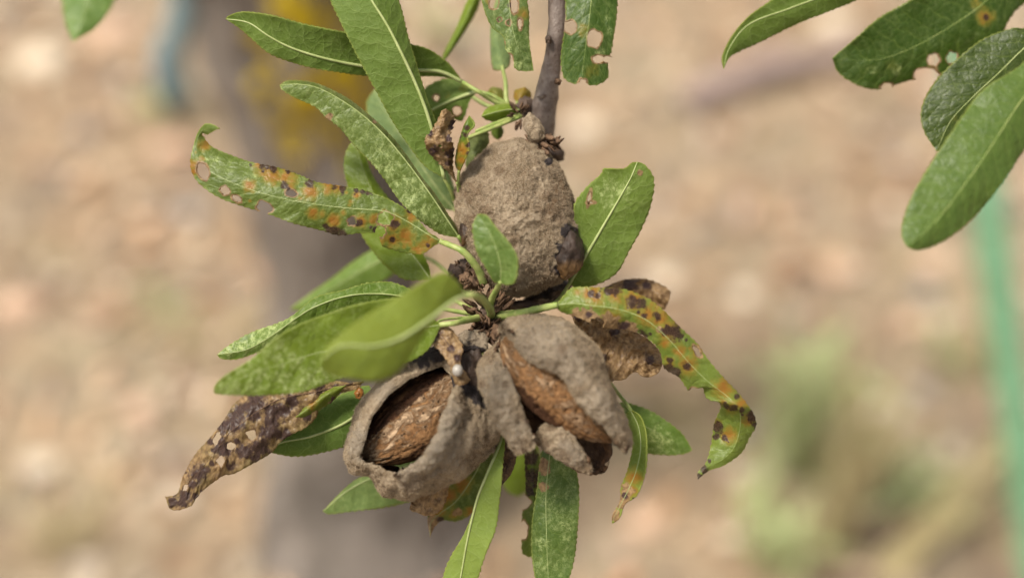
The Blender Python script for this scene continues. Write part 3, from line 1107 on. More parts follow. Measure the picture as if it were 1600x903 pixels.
    if stalk:
        sp_ = [mid[0]] + list(stalk)
        sp_ = crom(np.array(sp_, float), 30)
        lead = P(m[2, 0], m[2, 1], m[2, 2])[None]
        pts = np.vstack([lead, P(sp_[:, 0], sp_[:, 1], sp_[:, 2])])
        rr = np.linspace(stalk_r * 0.75, stalk_r * 1.15, len(pts)) / 100
        v_, f_ = tube_mesh(pts, rr * (1 + 0.12 * perlin(np.stack([np.arange(len(pts)) * 0.4 + sd, np.zeros(len(pts)), np.zeros(len(pts))], 1))), 12, True, 0.13, sd)
        mesh_obj('leaf_stalk', v_, f_, [M_STALK], o)
    return o


# ---- stem
sp = crom([(872, -520, -2.0), (872, -260, 0.2), (871, -60, 1.0), (869, 40, 1.2), (861, 110, 1.5), (851, 165, 2.0), (850, 215, 2.6), (845, 300, 3.2), (822, 390, 2.8), (790, 455, 1.7), (764, 497, 0.8)], 120)
tt = np.linspace(0, 1, 120)
rad = 0.205 + 0.10 * np.exp(-((tt - 0.665) / 0.05) ** 2) + 0.03 * np.exp(-((tt - 0.98) / 0.05) ** 2)
pth = P(sp[:, 0], sp[:, 1], sp[:, 2])
top = np.array(crom([LIMB[48], LIMB[48] * 0.5 + pth[0] * 0.5 + (0.0, 0.0, 0.0), pth[0]], 12))
pth2 = np.vstack([top[:-1], pth])
rad2 = np.concatenate([np.linspace(0.34, rad[0], 11), rad]) / 100
v, f = tube_mesh(pth2, rad2 * (1 + 0.05 * perlin(np.stack([np.arange(len(rad2)) * 0.35, np.zeros(len(rad2)), np.zeros(len(rad2))], 1))), 22, True, 0.11, 5.0)
mesh_obj('stem', v, f, [M_BARK], branch)


def lump(parent, name, x, y, z, r, m_, seed, rough=0.3, sub=(26, 18), label=None):
    """an irregular woody knob; r in px (w, h) and cm (depth)"""
    c = P(x, y, z)
    s_ = KPX * (FOCUS + z / 100)
    d, f_ = blob((0, 0, 0), (1, 1, 1), seed, sub, rough)
    V_ = c + d[:, :1] * r[0] * s_ * RX + d[:, 1:2] * r[1] * s_ * UP + d[:, 2:] * r[2] / 100 * FW
    o_ = mesh_obj(name, V_, f_, [m_], parent)
    if label:
        o_['label'] = label
    return o_


lump(branch, 'bud_scar', 857, 62, 0.95, (5, 6, 0.1), M_DARKKNOB, 51.0, 0.4)
lump(branch, 'bud_scar', 872, 128, 1.35, (5, 5, 0.1), M_SCALE, 53.0, 0.4)
lump(branch, 'bud_scar', 845, 150, 1.55, (6, 5, 0.12), M_BARK, 55.0, 0.4)
lump(branch, 'spur_knot', 764, 497, 0.7, (20, 18, 0.3), M_DARKKNOB, 2.0, 0.5)
lump(branch, 'spur_knot', 741, 437, 0.6, (19, 17, 0.25), M_SCALE, 5.0, 0.5)
lump(branch, 'spur_knot', 862, 240, 2.3, (19, 17, 0.28), M_DARKKNOB, 8.0, 0.4)
lump(branch, 'spur_knot', 821, 168, 2.1, (12, 16, 0.22), M_DARKKNOB, 11.0, 0.4)
lump(branch, 'spur_knot', 722, 428, 1.4, (22, 22, 0.3), M_DARKKNOB, 14.0, 0.55)


def scales(x0, y0, z0, sx, sy, n, ln, seed, m_=None):
    """a ruff of small dry bud scales round a knot"""
    rg = np.random.default_rng(seed)
    parts = []
    for _i in range(n):
        a_ = rg.uniform(0, 2 * math.pi)
        rr_ = math.sqrt(rg.uniform(0, 1))
        b_ = np.array((x0 + math.cos(a_) * rr_ * sx, y0 + math.sin(a_) * rr_ * sy, z0 + rg.uniform(-0.3, 0.1)))
        L_ = ln * rg.uniform(.6, 1.7)
        dr = np.array((math.cos(a_ + rg.normal(0, .7)), math.sin(a_ + rg.normal(0, .7))))
        nx = np.array((-dr[1], dr[0]))
        w_ = L_ * rg.uniform(.08, .2)
        zt = rg.uniform(-0.3, 0.05)
        g_ = []
        for u_, wu in ((0, .5), (.35, 1), (.7, .75), (1, .08)):
            for s_ in (-1, 0, 1):
                xy = b_[:2] + dr * L_ * u_ + nx * s_ * wu * w_
                g_.append((xy[0], xy[1], b_[2] + zt * u_ ** 2 + 0.06 * abs(s_)))
        g_ = np.array(g_)
        V_ = P(g_[:, 0], g_[:, 1], g_[:, 2])
        V_, F_, _m, _a = solid(V_, grid_faces(4, 3), 0.00012, {}, (0, 0, 0))
        parts.append((V_, F_))
    V_, F_ = join(parts)
    o_ = mesh_obj('bud_scales', V_, F_, [m_ or M_SCALE], branch)
    o_['kind'] = 'stuff'


scales(766, 490, 0.55, 26, 26, 85, 14, 1)
scales(758, 515, 0.3, 18, 20, 40, 13, 2)
scales(742, 440, 0.35, 18, 17, 26, 7, 3)
scales(722, 428, 1.1, 18, 18, 26, 7, 4)
scales(847, 224, 1.3, 24, 9, 40, 9, 5)
scales(812, 180, 1.8, 14, 12, 24, 9, 6)

GR = (0.085, 0.15, 0.013)      # mature green
GL = (0.165, 0.235, 0.022)       # light green
GD = (0.11, 0.16, 0.036)      # dusty green
GP = (0.17, 0.26, 0.10)         # pale
GK = (0.045, 0.105, 0.018)      # dark
SP = (762, 492)

# L1: pointing left, underside towards us
leaf(branch, [(722, 128, 1.8), (690, 113, 1.6), (656, 110, 1.4), (610, 108, 1.2), (563, 103, 0.9), (505, 91, 0.6), (455, 75, 0.4), (420, 57, 0.3), (388, 36, 0.3), (352, 30, 0.4)],
     [(706, 106), (693, 93), (668, 77), (641, 70), (600, 60), (533, 50), (480, 39), (420, 24), (380, 19), (360, 24)],
     [(690, 121), (656, 120), (610, 122), (570, 119), (530, 114), (493, 108), (455, 98), (420, 84), (395, 63), (375, 46)],
     GR, zA=-0.35, zB=0.15, pale=0.15, under=True, rib=0.05, pw=1.3, stalk=[(745, 142, 1.5), (770, 158, 1.8), (800, 170, 2.0), (822, 172, 2.2)], stalk_r=0.06,
     label='green leaf pointing left with pale midrib, its underside showing')
# L2: long leaf going up past the frame
leaf(branch, [(694, 279, 0.6), (684, 240, 0.5), (674, 200, 0.4), (664, 168, 0.3), (648, 128, 0.2), (628, 85, 0.05), (605, 40, 0), (580, 0, 0), (545, -62, 0.2), (500, -145, 0.6)],
     [(664, 260), (640, 230), (613, 190), (590, 148), (555, 83), (530, 32), (515, 0), (497, -50), (488, -100)],
     [(700, 240), (688, 205), (678, 180), (668, 155), (653, 105), (638, 57), (623, 0), (590, -70), (545, -120)],
     GR, zA=0.1, zB=0.75, pale=0.12, rib=0.05, pw=1.2, under=True, stalk=[(704, 298, 0.8), (713, 325, 1.2), (722, 370, 1.8), (740, 440, 1.4)], nu=210, nv=22,
     label='long broad green leaf rising out of the picture, pale midrib and net veins')
# L3: dusty narrow leaf
leaf(branch, [(718, 372, 0.6), (700, 345, 0.4), (672, 303, 0.2), (636, 254, 0.1), (598, 209, 0), (556, 172, 0), (505, 141, 0), (470, 132, 0), (437, 133, 0.1)],
     [(712, 352), (700, 334), (680, 303), (660, 278), (630, 235), (605, 206), (575, 178), (543, 153), (505, 134), (480, 127), (450, 126)],
     [(690, 367), (674, 358), (650, 340), (625, 315), (600, 280), (580, 255), (553, 228), (530, 200), (510, 185), (493, 168), (460, 153), (441, 141)],
     GD, zA=0.55, zB=0.1, pale=0.62, rib=0.03, stalk=[(726, 384, 0.8), (738, 410, 1.0), (748, 440, 1.0)], holes=[(512, 190, 4, 2.5, 40)],
     palespots=[(600, 250, 30), (640, 300, 35), (665, 335, 25)], dryspots=[(514, 183, 6), (585, 190, 3)], label='dusty narrow grey green leaf curving up to the left')
# L4: rust spotted leaf with holes and a curled tip
leaf(branch, [(690, 378, 0.1), (670, 367, 0), (643, 350, 0), (615, 335, -0.1), (593, 329, -0.1), (550, 326, -0.15), (505, 321, -0.2), (460, 314, -0.2), (420, 305, -0.2), (387, 295, -0.15), (355, 282, -0.1), (328, 268, 0), (311, 250, 0.1), (307, 228, 0.2), (312, 208, 0.15), (324, 202, -0.1), (342, 201, -0.35)],
     [(676, 386), (660, 397), (640, 396), (615, 391), (597, 384), (590, 366), (568, 364), (530, 368), (505, 361), (460, 350), (420, 335), (380, 323), (340, 308), (312, 288), (300, 270), (297, 252), (302, 228), (309, 207), (320, 194), (334, 195)],
     [(681, 369), (670, 363), (655, 345), (638, 329), (615, 315), (593, 305), (563, 296), (530, 290), (493, 284), (465, 272), (435, 262), (410, 257), (385, 251), (355, 240), (331, 229), (318, 214), (316, 208), (324, 210)],
     (0.10, 0.145, 0.026), zA=0.2, zB=0.25, pale=0.4, rib=0.018, nu=260, nv=24, ribmat=None,
     rust=[(420, 268, 13), (428, 276, 12), (448, 275, 13), (453, 293, 8), (485, 299, 12), (490, 333, 9), (520, 345, 11), (563, 346, 10), (583, 343, 7), (513, 290, 10), (527, 292, 11), (557, 306, 6), (301, 258, 9), (302, 268, 6), (320, 227, 9), (615, 350, 12), (613, 375, 11), (634, 368, 13), (643, 338, 9), (668, 383, 12), (390, 290, 9), (653, 390, 9), (405, 258, 8)],
     necro=[(410, 259, 6), (418, 261, 5), (426, 264, 7), (450, 269, 4), (445, 290, 7), (485, 286, 8), (523, 293, 5), (535, 294, 6), (535, 301, 4), (568, 299, 5), (556, 297, 4), (513, 361, 8), (523, 363, 9), (534, 366, 8), (560, 349, 6), (617, 351, 7), (613, 375, 5), (640, 330, 4), (668, 384, 4), (586, 360, 6), (575, 302, 4)],
     holes=[(317, 267, 9, 14, -15), (351, 298, 8, 7, 30), (370, 311, 8, 5, 30), (413, 325, 13, 9, 15), (455, 302, 9, 6, 12), (550, 346, 7, 7), (602, 342, 12, 11), (594, 362, 9, 8, 60)],
     palespots=[(338, 250, 7), (322, 248, 7), (400, 280, 11)],
     stalk=[(705, 384, -0.1), (722, 392, -0.2), (738, 408, -0.1), (749, 425, 0.1), (755, 442, 0.3)], stalk_r=0.085, wave=0.06,
     label='rust spotted green leaf with eaten holes and a curled up tip')
# L5: broad leaf behind, out of focus
leaf(branch, [(712, 330, 3.0), (680, 290, 3.0), (640, 230, 3.2), (605, 180, 3.4), (585, 140, 3.6)],
     [(690, 325), (650, 300), (610, 255), (582, 205), (572, 165)], [(712, 300), (690, 240), (650, 180), (615, 140)],
     (0.13, 0.21, 0.13), pale=0.6, nu=80, nv=8, under=True, stalk=[(720, 350, 3.0), (735, 420, 2.0)], label='pale bluish green leaf behind the dusty narrow leaf')
# L6: leaf behind the spotted one
leaf(branch, [(674, 438, 1.6), (650, 405, 1.8), (610, 350, 2.0), (575, 285, 2.2), (553, 217, 2.4)],
     [(640, 438), (622, 432), (593, 406), (562, 362), (545, 300), (537, 262), (541, 236)], [(670, 415), (652, 380), (620, 325), (596, 295), (580, 268), (568, 235)],
     GL, pale=0.25, nu=110, nv=12, stalk=[(700, 462, 1.4), (735, 482, 1.0), (755, 490, 0.8)], label='smooth light green leaf passing behind the rust spotted leaf')
# L7: soft pale leaf
leaf(branch, [(640, 395, 4.2), (600, 405, 4.5), (550, 432, 4.8), (500, 462, 5.2), (452, 483, 5.6)],
     [(600, 385), (579, 392), (550, 410), (521, 433), (480, 462)], [(620, 425), (580, 450), (530, 475), (480, 487)],
     (0.15, 0.24, 0.06), pale=0.4, nu=70, nv=8, stalk=[(680, 410, 3.5), (730, 460, 2.2)], label='blurred pale leaf behind the folded leaf')
# L8: folded leaf with mite stipple
leaf(branch, [(655, 472, 0.4), (622, 462, 0.2), (579, 459, 0.1), (536, 464, 0), (493, 479, 0), (464, 496, 0), (425, 524, 0.1), (385, 546, 0.2), (339, 554, 0.2)],
     [(642, 453), (628, 446), (608, 440), (573, 442), (536, 453), (493, 464), (458, 492), (435, 504), (400, 516), (377, 527), (352, 543)],
     [(640, 488), (600, 500), (560, 510), (510, 520), (470, 530), (435, 545), (406, 550), (372, 561), (347, 561)],
     (0.10, 0.17, 0.025), zA=0.2, zB=0.35, pale=0.35, pw=1.0, rib=0.03, palespots=[(350, 552, 36), (385, 538, 40), (420, 518, 32), (450, 500, 16)], stalk=[(690, 482, 0.5), (735, 490, 0.6), (758, 492, 0.6)], wave=0.07,
     label='folded serrated leaf with pale stippled tip above the large light leaf')
# L9: large light leaf
leaf(branch, [(690, 507, -0.7), (650, 515, -0.9), (600, 528, -1.1), (545, 540, -1.3), (493, 552, -1.5), (450, 566, -1.7), (406, 579, -1.9), (360, 598, -2.1), (335, 609, -2.2)],
     [(650, 480), (622, 467), (593, 469), (550, 478), (507, 492), (464, 509), (429, 530), (392, 561), (355, 585), (339, 599)],
     [(670, 545), (640, 565), (600, 575), (544, 589), (521, 596), (478, 611), (429, 617), (377, 618), (338, 615)],
     (0.17, 0.245, 0.025), zA=-0.25, zB=0.2, pale=0.4, pw=1.2, nu=200, nv=22, rib=0.022, palespots=[(470, 588, 48), (530, 580, 32), (390, 598, 46), (425, 550, 28), (350, 606, 30)], stalk=[(710, 505, -0.7), (730, 500, -0.2), (750, 496, 0.3)], stalk_r=0.075,
     label='large light green leaf with pale mottling over the brown leaf')
# L10: near leaf, out of focus
leaf(branch, [(728, 461, -3.2), (708, 470, -3.6), (665, 503, -4.2), (622, 530, -4.5), (579, 541, -4.7), (535, 540, -4.8), (503, 560, -4.8)],
     [(722, 450), (712, 437), (697, 426), (680, 430), (651, 446), (608, 472), (550, 508), (516, 538)],
     [(723, 465), (694, 484), (665, 518), (645, 553), (622, 581), (593, 595), (565, 595), (521, 587), (504, 576)],
     (0.21, 0.255, 0.02), zA=0.1, zB=0.3, pale=0.05, nu=110, nv=12, rib=0.05, stalk=[(742, 462, -3.0), (755, 469, -1.8), (766, 484, -0.4), (767, 494, 0.5)], stalk_r=0.085, under=True,
     label='blurred yellow green leaf reaching towards the viewer')
# L11: shrivelled brown leaf
leaf(branch, [(568, 596, 0.9), (530, 603, 0.6), (493, 612, 0.4), (442, 622, 0.2), (413, 636, 0.1), (384, 656, 0.0), (355, 680, 0.0), (332, 712, 0.1), (303, 745, 0.3), (280, 775, 0.5), (258, 776, 0.6)],
     [(557, 600), (528, 595), (493, 596), (440, 598), (400, 605), (384, 615), (364, 633), (347, 660), (325, 687), (303, 712), (286, 744), (277, 770)],
     [(557, 608), (528, 615), (519, 629), (499, 635), (496, 650), (479, 667), (442, 687), (424, 707), (390, 727), (364, 740), (348, 743), (326, 759), (309, 774), (297, 791), (268, 796)],
     (0.16, 0.13, 0.05), zA=0.35, zB=0.25, dry=0.5, necro_all=0.28, teeth=0.8, pale=0.3, nu=220, nv=20, crink=0.06, wave=0.14, rib=0.03, jag=0.2,
     necro=[(350, 665, 12), (375, 645, 14), (400, 622, 16), (425, 660, 14), (445, 640, 10), (380, 705, 13), (400, 715, 10), (340, 700, 8), (320, 735, 8), (300, 755, 9), (285, 785, 9), (370, 690, 6), (330, 690, 6), (412, 690, 10), (435, 675, 8), (455, 625, 12), (480, 650, 7), (500, 605, 8), (525, 605, 7), (360, 728, 9), (270, 785, 8), (305, 775, 6), (520, 622, 6), (365, 660, 18), (395, 640, 18), (430, 645, 20), (405, 700, 18), (350, 700, 14), (310, 740, 14), (290, 775, 12), (420, 675, 14)],
     holes=[(338, 684, 6, 13, 20), (392, 679, 8, 8), (361, 697, 6.5, 6.5), (345, 721, 6, 10, -10), (289, 762, 4, 6, 30)],
     rust=[(487, 628, 9), (383, 695, 6), (340, 730, 8)], label='shrivelled purplish brown leaf riddled with holes')
leaf(branch, [(540, 602, 0.55), (510, 618, 0.4), (480, 640, 0.3), (462, 652, 0.3)], [(510, 606), (485, 620), (468, 640)], [(522, 625), (500, 640), (480, 652)],
     (0.16, 0.2, 0.03), dry=0.0, pale=0.1, rust=[(487, 628, 9)], nu=50, nv=8, rib=0, label='yellow green remnant on the shrivelled leaf')
# L12: green leaf behind it
leaf(branch, [(585, 632, 1.2), (554, 651, 1.1), (528, 666, 1.0), (485, 682, 1.0), (439, 692, 1.0), (424, 707, 1.0)],
     [(577, 603), (551, 609), (528, 618), (500, 640), (470, 660), (440, 680)], [(570, 680), (545, 694), (528, 701), (485, 711), (456, 713), (432, 709)],
     (0.075, 0.15, 0.02), pale=0.1, under=True, rib=0.045, nu=130, nv=16, stalk=[(620, 615, 1.4), (690, 560, 1.2), (745, 510, 0.9)], label='fresh green leaf with white midrib behind the open left almond')
lump(branch, 'gum_drop', 561, 615, 0.75, (7, 8, 0.1), simple_mat('amber_gum', (0.16, 0.06, 0.01), (0.24, 0.1, 0.02), 500, 0.3, 0.5, 0.5, 0.0003), 3.3, 0.4)
# L13: pale leaf, lower left
leaf(branch, [(690, 715, 1.8), (640, 727, 1.9), (580, 747, 2.0), (542, 767, 2.0), (511, 793, 2.0), (505, 799, 2.0)],
     [(650, 700), (600, 725), (574, 740), (551, 752), (528, 773), (512, 790)], [(690, 755), (660, 778), (640, 784), (600, 793), (557, 798), (516, 803)],
     (0.15, 0.23, 0.10), pale=0.45, under=True, rib=0.035, nu=130, nv=14, stalk=[(720, 690, 1.8), (745, 600, 1.6), (758, 515, 1.0)], label='pale grey green leaf under the open left almond')
# L14: yellowing leaf below the left almond
leaf(branch, [(765, 690, 1.4), (745, 735, 1.5), (715, 780, 1.6), (690, 800, 1.6), (674, 815, 1.5), (672, 838, 1.4)],
     [(750, 700), (715, 730), (690, 765), (672, 790), (668, 812)], [(775, 730), (762, 770), (740, 800), (715, 814), (692, 813), (680, 822)],
     (0.09, 0.13, 0.025), rust=[(700, 775, 14), (720, 755, 14), (685, 795, 12), (735, 800, 8)], rust_all=0.16, necro=[(712, 742, 10), (690, 812, 5)], dryspots=[(676, 812, 9), (672, 830, 10), (714, 800, 7)], pale=0.35, nu=110, nv=12, tipdry=0.2,
     label='yellow blotched dull leaf hanging below the left almond')
leaf(branch, [(700, 752, 0.6), (685, 765, 0.4), (668, 785, 0.4), (655, 800, 0.5), (640, 795, 0.6)], [(690, 745), (665, 762), (645, 778)], [(700, 770), (690, 795), (668, 806)],
     (0.35, 0.24, 0.14), dry=0.9, pale=0, nu=60, nv=10, crink=0.07, name='dried_leaf', label='papery tan dry scrap under the left almond', rib=0)
# L15: bright pendant leaf
leaf(branch, [(786, 676, 0.5), (778, 701, 0.2), (762, 738, 0), (746, 778, 0), (731, 839, 0.1), (720, 900, 0.3), (706, 970, 0.6), (694, 1010, 0.9)],
     [(782, 684), (774, 702), (753, 758), (728, 827), (703, 871), (691, 905), (684, 960)], [(789, 690), (786, 723), (781, 777), (775, 824), (759, 864), (746, 905), (722, 970)],
     (0.22, 0.30, 0.065), zA=0.15, zB=-0.1, pale=0.15, rib=0.04, under=True, nu=170, nv=16, stalk=[(786, 655, 0.8), (780, 600, 1.2), (770, 520, 1.0)], label='bright light green leaf hanging down between the open almonds')
# L16: dusty pendant leaf
leaf(branch, [(862, 690, 0.8), (856, 735, 0.7), (853, 778, 0.7), (854, 839, 0.7), (857, 903, 0.8), (864, 975, 1.0)],
     [(846, 705), (838, 767), (831, 814), (830, 858), (836, 903), (848, 950)], [(885, 705), (899, 730), (905, 764), (903, 824), (898, 871), (890, 903), (876, 955)],
     (0.085, 0.145, 0.035), zA=0.15, zB=0.1, pale=0.55, rib=0.02, nu=170, nv=18, dryspots=[(850, 730, 12), (848, 760, 8)], palespots=[(866, 775, 4), (880, 830, 20), (845, 850, 14)], stalk=[(855, 640, 1.0), (820, 560, 1.2), (780, 505, 1.0)],
     label='dull dusty green leaf hanging straight down below the right almond')
# L17: bitten leaf behind it
leaf(branch, [(832, 690, 1.4), (833, 740, 1.4), (834, 800, 1.4), (836, 870, 1.5)], [(820, 705), (821, 765), (816, 800), (815, 857), (822, 868)], [(846, 720), (850, 780), (848, 840)],
     (0.10, 0.15, 0.02), rust_all=0.2, necro=[(828, 715, 14), (829, 745, 16), (828, 765, 9)], holes=[(817, 785, 12, 11), (816, 828, 9, 14)], pale=0.2, nu=90, nv=12, rib=0, stalk=[(828, 640, 1.5), (790, 520, 1.1)],
     label='narrow bitten leaf with a dark dead upper part')
leaf(branch, [(793, 680, 0.9), (797, 705, 0.9), (793, 735, 0.9), (785, 757, 0.9)], [(784, 690), (782, 720), (783, 745)], [(804, 688), (807, 712), (800, 738)],
     (0.06, 0.035, 0.02), dry=0.7, necro_all=0.62, nu=50, nv=8, crink=0.05, name='dried_leaf', label='dark brown dead leaf scrap between the pendant leaves', rib=0)
leaf(branch, [(840, 690, 4.5), (815, 730, 5.0), (795, 770, 5.4)], [(815, 690), (795, 720), (786, 755)], [(845, 720), (835, 755), (812, 775)], GL, pale=0.2, nu=40, nv=6, rib=0, stalk=[(850, 650, 4.0), (800, 540, 2.0), (770, 505, 0.9)],
     label='blurred light green leaf behind the pendant leaves')
# L18: twisted yellow leaf
leaf(branch, [(985, 640, 0.6), (998, 668, 0.3), (1001, 700, 0.1), (994, 735, 0), (984, 760, 0), (973, 782, 0), (962, 803, 0), (956, 817, 0.1)],
     [(978, 650), (985, 675), (988, 699), (980, 734), (970, 760), (968, 783), (957, 803)], [(1000, 650), (1009, 676), (1010, 714), (1006, 744), (994, 773), (976, 786), (967, 808)],
     (0.16, 0.22, 0.035), zA=0.1, zB=-0.3, rust=[(990, 745, 12), (985, 765, 10)], dryspots=[(980, 765, 10), (972, 785, 12), (960, 805, 12)], necro=[(976, 773, 5)], pale=0.1, nu=110, nv=12, under=True, rib=0.015,
     stalk=[(970, 620, 1.0), (900, 540, 1.6), (800, 500, 1.0)], label='narrow twisted leaf turning yellow then brown at its tip')
# L19: leaf to the right
leaf(branch, [(960, 635, 1.2), (990, 655, 1.3), (1030, 678, 1.5), (1062, 695, 1.7), (1082, 703, 1.8)], [(972, 628), (1007, 637), (1034, 652), (1065, 676)], [(975, 680), (1000, 705), (1040, 711), (1069, 709)],
     (0.12, 0.2, 0.045), pale=0.5, nu=100, nv=14, rib=0.015, palespots=[(1030, 690, 26)], stalk=[(930, 610, 1.4), (860, 540, 1.6), (790, 500, 1.0)], label='short mottled green leaf to the right of the right almond')
# L20: arching spotted leaf
leaf(branch, [(868, 477, -0.5), (895, 474, -0.6), (930, 478, -0.7), (970, 484, -0.7), (1010, 500, -0.6), (1045, 530, -0.5), (1075, 565, -0.4), (1105, 595, -0.3), (1135, 618, -0.3), (1153, 636, -0.35), (1157, 662, 0.1), (1148, 697, 0.3), (1128, 718, 0.3), (1102, 732, 0.2), (1091, 748, 0.1)],
     [(880, 462), (892, 450), (910, 448), (937, 449), (972, 451), (1007, 463), (1034, 482), (1061, 509), (1089, 536), (1108, 563), (1131, 590), (1154, 614), (1174, 641), (1182, 663), (1171, 684), (1158, 708), (1131, 727), (1108, 735)],
     [(876, 487), (905, 497), (940, 512), (975, 515), (1006, 525), (1030, 548), (1038, 575), (1061, 590), (1077, 610), (1096, 604), (1104, 622), (1126, 632), (1116, 660), (1112, 687), (1104, 720), (1090, 738)],
     (0.16, 0.215, 0.045), zA=0.25, zB=0.25, nu=260, nv=24, rib=0.016, wave=0.09, pale=0.25,
     rust=[(930, 461, 15), (918, 459, 9), (1011, 492, 15), (1031, 497, 15), (992, 470, 17), (1046, 517, 17), (1062, 550, 9), (1075, 571, 14), (1131, 606, 15), (1089, 548, 9), (1139, 680, 12), (1170, 656, 9), (1038, 536, 8), (1158, 629, 10), (960, 458, 12), (955, 500, 16)],
     necro=[(924, 459, 6), (934, 461, 5), (950, 455, 8), (963, 455, 8), (988, 472, 10), (1002, 474, 10), (1027, 494, 7), (1054, 519, 13), (1042, 517, 9), (1062, 525, 7), (1054, 581, 10), (1044, 575, 8), (1074, 572, 7), (1151, 620, 5), (1122, 668, 10), (1119, 682, 6), (1133, 684, 5), (1174, 652, 9), (1180, 664, 6), (1147, 637, 6), (1135, 634, 5), (1160, 640, 5), (1100, 733, 8), (1091, 746, 8), (975, 510, 9), (1003, 524, 9), (920, 492, 5)],
     dryspots=[(918, 497, 16), (950, 510, 22), (980, 516, 16), (900, 492, 10), (1030, 514, 5)], holes=[(935, 506, 12, 8, 30), (1090, 549, 5, 10, -30), (1085, 612, 8, 6)],
     palespots=[(1030, 514, 5), (1065, 529, 4)], stalk=[(845, 482, -0.3), (815, 489, 0.0), (785, 493, 0.4), (770, 495, 0.6)], stalk_r=0.10, label='arching green leaf with orange and black blotches and a drooping tip')
# dead lobed tissue behind it
leaf(branch, [(890, 482, 0.3), (925, 500, 0.3), (960, 525, 0.4), (990, 550, 0.5), (1015, 570, 0.6), (1032, 578, 0.7)], [(910, 485), (950, 498), (990, 515), (1022, 538), (1036, 560)],
     [(905, 520), (925, 560), (935, 610), (960, 594), (976, 592), (992, 582), (1010, 590), (1026, 585)], (0.25, 0.16, 0.07), dry=0.75, rust_all=0.35, zA=0.3, zB=-0.55, pale=0, nu=120, nv=16, crink=0.12, wave=0.2, name='dried_leaf',
     necro=[(940, 560, 8), (935, 590, 9), (905, 495, 8), (960, 520, 8), (1015, 560, 8)], rib=0, teeth=0, label='crumpled tan dead leaf behind the arching spotted leaf')
leaf(branch, [(940, 452, 1.6), (975, 447, 1.8), (1010, 450, 2.0), (1045, 470, 2.1)], [(965, 440), (1000, 435), (1030, 442), (1047, 455)], [(960, 470), (1000, 480), (1035, 485)],
     (0.14, 0.085, 0.035), dry=0.85, nu=70, nv=10, crink=0.10, wave=0.15, name='dried_leaf', rib=0, necro=[(985, 445, 12), (1010, 445, 8)], label='dark brown dead leaf behind the top of the arching leaf')
# L21: broad leaf right of the closed almond
leaf(branch, [(890, 443, 1.2), (915, 400, 1.0), (949, 342, 0.8), (983, 283, 0.7), (996, 253, 0.7)],
     [(884, 420), (890, 380), (897, 342), (898, 318), (915, 294), (939, 272), (944, 264), (974, 264), (987, 255)], [(905, 452), (942, 441), (966, 424), (983, 393), (1004, 355), (1018, 318), (1022, 280), (1008, 258)],
     (0.12, 0.19, 0.022), zA=-0.15, zB=0.25, pale=0.2, under=True, rib=0.045, nu=160, nv=20, holes=[(921, 309, 2.6, 10, 12), (924, 316, 5, 2)], palespots=[(960, 300, 30)], dryspots=[(1000, 270, 5)],
     stalk=[(880, 458, 1.3), (868, 472, 1.4), (825, 492, 1.3), (775, 500, 0.9)], stalk_r=0.055, label='broad serrated green leaf beside the closed almond')
# L22: small leaf in front of the closed almond
leaf(branch, [(782, 441, -1.0), (782, 415, -1.2), (774, 385, -1.3), (762, 358, -1.3), (746, 335, -1.2)], [(771, 440), (760, 421), (746, 397), (740, 376), (738, 352)], [(790, 445), (801, 443), (807, 431), (808, 403), (795, 379), (777, 358), (760, 337)],
     (0.115, 0.19, 0.055), zA=0.1, zB=-0.3, pw=1.1, pale=0.35, nu=120, nv=14, rib=0.018, stalk=[(776, 452, -0.6), (769, 466, -0.1), (765, 485, 0.5)], stalk_r=0.075, wave=0.03, label='small upright leaf standing in front of the closed almond')
# L23, L24: pendant tattered leaves at the top
leaf(branch, [(800, -170, 0.5), (795, -100, 0.2), (792, -40, 0), (797, 20, 0), (805, 62, 0), (818, 90, 0.1), (834, 111, 0.2)], [(775, -140), (752, -80), (746, -30), (752, 0), (760, 27), (770, 45), (786, 58), (790, 78), (801, 92), (805, 108), (818, 112)],
     [(822, -140), (830, -80), (824, -20), (824, 0), (827, 25), (827, 62), (831, 92)], (0.085, 0.14, 0.04), pale=0.55, nu=180, nv=16, rib=0.02, teeth=0.8,
     holes=[(771, 6, 8, 9, 20), (780, 31, 3, 3), (795, 36, 4.2, 4.2), (813, 38, 4, 8), (804, 8, 6, 13), (793, 92, 8, 8), (782, 68, 6, 5)], rust=[(818, 22, 8, .8), (765, 3, 5, .7)], necro=[(797, 8, 4), (780, 33, 3)], palespots=[(795, 80, 9), (812, 103, 9)],
     stalk=[(820, -190, 0.8), (868, -205, 0.7)], label='tattered hanging leaf left of the stem, full of small holes')
leaf(branch, [(930, -190, 0.3), (930, -100, -0.2), (926, -30, -0.4), (922, 20, -0.5), (916, 65, -0.5), (911, 105, -0.4), (910, 128, -0.4)], [(905, -150), (885, -80), (882, -20), (884, 30), (880, 60), (876, 90), (880, 120), (895, 131)],
     [(955, -150), (968, -80), (966, -10), (963, 32), (960, 52), (955, 82), (950, 100), (950, 122), (930, 134)], (0.045, 0.095, 0.012), pale=0.25, nu=190, nv=18, rib=0.022, ribmat=M_STALK,
     holes=[(890, 43, 11, 11), (929, 61, 12, 13), (936, 93, 10, 6), (951, 93, 10, 5), (910, 129, 7, 6)], rust=[(910, 47, 9, .55), (920, 112, 9, .4), (930, 105, 7, .4)], palespots=[(955, 50, 6), (935, 85, 8), (950, 30, 5)],
     stalk=[(910, -225, 0.4), (875, -240, 0.4)], label='dark green leaf right of the stem with two large eaten holes')
